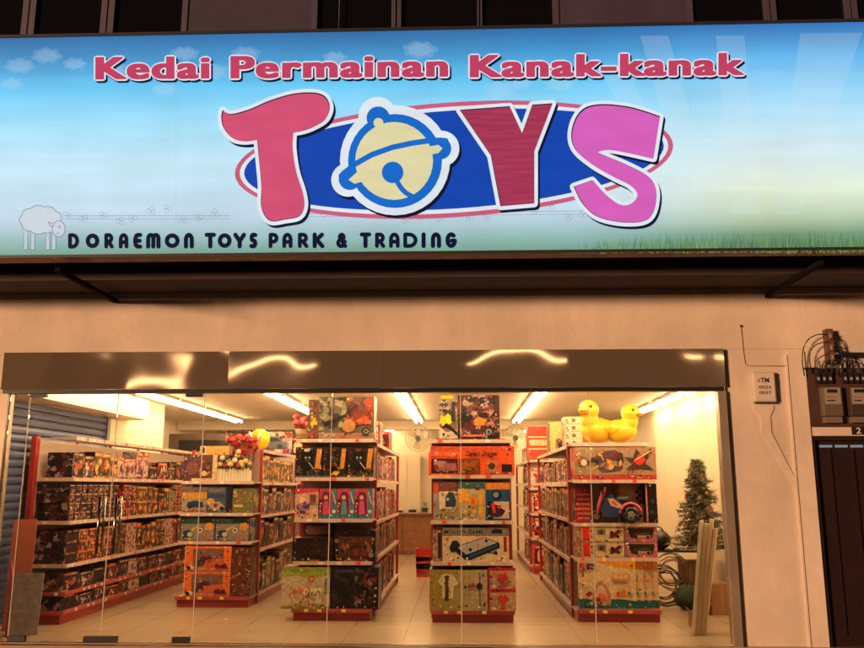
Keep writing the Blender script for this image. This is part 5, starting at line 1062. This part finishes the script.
# ------------------------------------------------------------------ wall fittings right of the shop front
tb = empty('phone_junction_box', (3.105,-.001,2.37), 'cream telephone junction box with printed numbers on the wall', 'junction box')
JB = mat('junction_box_plastic', (.50,.42,.34), .25, noise=.05)
m = MB(); m.box(-.115,.115,-.07,0,0,.31,JB); m.build('cover', tb, bevel=.015)
m = MB(); m.box(-.10,.10,-.074,-.0705,.02,.29,mat('junction_lid',(.54,.46,.38),.22)); m.build('lid', tb, bevel=.003)
m = MB(); k_ = lambda u0,u1,v0,v1: (lambda u, v: Vector((u0+(u1-u0)*u, -.0752, v0+(v1-v0)*v)))
text_into(m, 'TM', k_(-.035,.045,.20,.245), pm((60,40,60)), .04); text_into(m, '0023', k_(-.06,.06,.135,.165), pm((70,50,50)), .02); text_into(m, '0037', k_(-.06,.06,.08,.11), pm((70,50,50)), .02)
m.face([(-.07,-.0752,.2),(-.045,-.0752,.2),(-.045,-.0752,.24),(-.07,-.0752,.235)],pm((190,110,60))); m.build('lid_print', tb)
MB().box(-.10,.10,-.065,-.01,-.012,-.001,BLACK).build('bottom_seal', tb)
pt = empty('cable_trunking', (3.1,0,0), 'cream plaster covered cable trunking running down the wall', 'trunking')
def wallpoly(pts, d0=-.012): 
    m = MB(); f = [(x-3.1,d0,z) for x, z in pts]; b = [(x-3.1,-.001,z) for x, z in pts]; m.face(f,TRIMP)
    for i in range(len(pts)): m.face([f[i],f[(i+1)%len(pts)],b[(i+1)%len(pts)],b[i]],TRIMP)
    return m
wallpoly([(3.0,2.345),(3.20,2.345),(3.20,2.30),(3.16,2.23),(3.16,2.06),(3.352,1.62),(3.352,1.50),(3.06,2.06),(3.06,2.23),(3.0,2.30)]).build('branch_trunk', pt)
wallpoly([(3.354,1.78),(3.354,2.86),(3.372,2.86),(3.372,-.1),(3.354,-.1),(3.354,1.4)],-.028).build('main_trunk', pt) 
cdt = tag(MB().tube([(2.93,-.006,3.17),(2.935,-.006,2.90),(2.945,-.006,2.77),(2.975,-.006,2.75),(3.5,-.006,2.745)],.005,mat('painted_cable',(.36,.25,.17),.6),6).ball((2.93,-.01,3.17),.013,BLACK).build('wall_cable'), 'thin painted cable looping down from a hole in the wall', 'cable')
mb_ = empty('meter_board', (3.87,-.001,2.12), 'dark wooden board carrying two electricity meters above the door', 'meter board')
MBW = mat('meter_board_wood', (.055,.022,.015), .6, noise=.3)
m = MB(); m.box(-.30,.32,-.03,0,0,.60,MBW); m.build('board', mb_); 
for x,wd,nm in ((-.115,.20,0),(.15,.19,1)):
    q = MB(); q.box(x-wd/2,x+wd/2,-.12,-.031,.10,.40,mat('meter_case_pale' if nm == 0 else 'meter_case_dark',(.11,.08,.06) if nm == 0 else (.05,.032,.025),.3)); c_ = q.build('meter', mb_, bevel=.012)
    q = MB(); q.box(x-wd*.4,x+wd*.4 if nm == 0 else x+wd*.25,-.126,-.1205,.22,.385,mat('meter_face',(.26,.21,.17),.35)); q.box(x-wd*.26,x+wd*.24,-.1275,-.1262,.335,.37,BLACK)
    q.box(x-wd*.3,x+wd*.1,-.1275,-.1262,.25,.262,BLACK); q.box(x-wd*.3,x+wd*.2,-.1275,-.1262,.285,.295,pm((150,80,60))); z_ = q.build('dial_plate', mb_); z_.parent = c_
    q = MB(); q.box(x-wd*.42,x+wd*.42,-.105,-.031,.035,.095,mat('meter_terminal',(.16,.11,.09),.4)); q.build('terminal_cover', mb_)
for x in (-.22,-.16,-.10,.05,.11,.17,.23):
    q = MB(); q.box(x-.022,x+.022,-.075,-.031,.44,.55,BLACK); q.box(x-.012,x+.012,-.08,-.0755,.47,.50,GREYP); q.build('fuse_block', mb_)
q = MB(); q.box(-.34,-.20,-.05,-.031,.585,.605,DARKM); q.build('cleat', mb_)
ib = empty('cable_rack', (3.80,-.001,2.86), 'small rusty insulator bracket with black service cables', 'cable bracket')
m = MB(); m.box(-.035,.035,-.09,0,-.10,.26,mat('rusty_iron',(.10,.045,.03),.8,noise=.4,nscale=20)); m.build('bracket', ib)
for z in (.18,.06,-.04): MB().lathe([(.0,-.03),(.03,-.03),(.018,0),(.03,.03),(0,.03)],mat('insulator',(.16,.09,.06),.3),(0,-.11,z),12).build('insulator', ib)
rr = random.Random(8)
def arcable(p0, p1, p2, p3, r=.006):
    P0, P1, P2, P3 = map(Vector, (p0,p1,p2,p3)); MB().tube([(1-t)**3*P0+3*(1-t)**2*t*P1+3*(1-t)*t*t*P2+t**3*P3 for t in [k/12 for k in range(13)]], r, BLACK, 6).build('cable', ib)
for k,(z,x) in enumerate(((.20,-.28),(.12,-.20),(.0,-.14),(-.06,-.06))):
    arcable((-.02,-.09,z),(-.20+k*.03+rr.uniform(-.06,.04),-.10,z+rr.uniform(-.06,.03)),(x-.06,-.1,z-.12),(x,-.055,-.22+.02*(k%2)))
for k in range(7): arcable((.03,-.09,.18-.04*k),(.10+.02*k+rr.uniform(-.05,.06),-.11,.15-.04*k+rr.uniform(-.04,.05)),(.12+.035*k+rr.uniform(-.06,.06),-.1,-.02+rr.uniform(-.06,.05)),(.08+.032*k,-.055,-.24))
for k in range(7):
    x = -.16+.055*k; arcable((x,-.06,-.22),(x-.03+rr.uniform(-.04,.04),-.12,-.06+rr.uniform(-.05,.07)),(x+.06+rr.uniform(-.05,.05),-.12,-.05+rr.uniform(-.05,.06)),(x+.035,-.06,-.22),.005)
arcable((.03,-.10,.0),(.25,-.11,-.02),(.5,-.1,-.01),(.95,-.06,.01),.022)
pl = empty('house_number', (4.035,-.001,2.10), 'small black plate with white number two above the door', 'number plate')
m = MB(); m.box(-.07,.07,-.008,0,-.06,.03-.005,BLACK); m.build('plate', pl); m = MB(); text_into(m, '2', lambda u, v: Vector((-.025+.045*u,-.0095,-.048+.06*v)), pm((190,180,170)), .02); m.build('numeral', pl)
# ------------------------------------------------------------------ closed shop row across the road (behind the viewer)
ob = empty('shop_row', (3,-25,-.25), 'dark closed shop row across the road', 'building')
OW = mat('far_row_plaster', (.10,.08,.07), .9, noise=.2); OD = mat('far_row_shutter', (.05,.05,.055), .6)
MB().box(-20.5,17,-8,0,0,9,OW).build('wall', ob); MB().box(-20.7,17.2,-8.2,.6,9.001,9.25,OW).build('roof', ob)
for k in range(6):
    MB().box(-18.2+5.6*k,-13.6+5.6*k,.001,.06,0,3.1,OD).build('shutter_door', ob)
    MB().box(-17.4+5.6*k,-14.4+5.6*k,.001,.05,5.0,7.2,DGL).build('window', ob)
# ------------------------------------------------------------------ street lamps across the road (behind the viewer)
LAMPM = mat('lamp_tube_glow', (1,1,1), .5, emit=(1.0,.62,.32), estr=30.0)
for i, (x, y, h) in enumerate(((-9.0,-15.5,4.9),(-5.6,-15.5,5.3),(1.6,-15.5,5.1),(8.0,-15.5,5.0))):
    l = empty('street_lamp', (x,y,-.25), ('street lamp','street lamp','street lamp','street lamp')[i]+' with a long glowing head, '+('leftmost','second from left','third from left','rightmost')[i]+' across the road', 'street lamp', 'street lamps across the road')
    m = MB(); m.tube([(0,0,0),(0,0,h),(0,.25,h+.2)],[.07,.05,.04],DARKM,10); m.build('pole', l)
    m = MB(); m.box(-1.3,1.3,.1,.34,h+.22,h+.30,DARKM); m.build('head', l); m = MB(); m.tube([(-1.25,.22,h+.15),(1.25,.22,h+.15)],.045,LAMPM,8); m.build('lamp_tube', l)
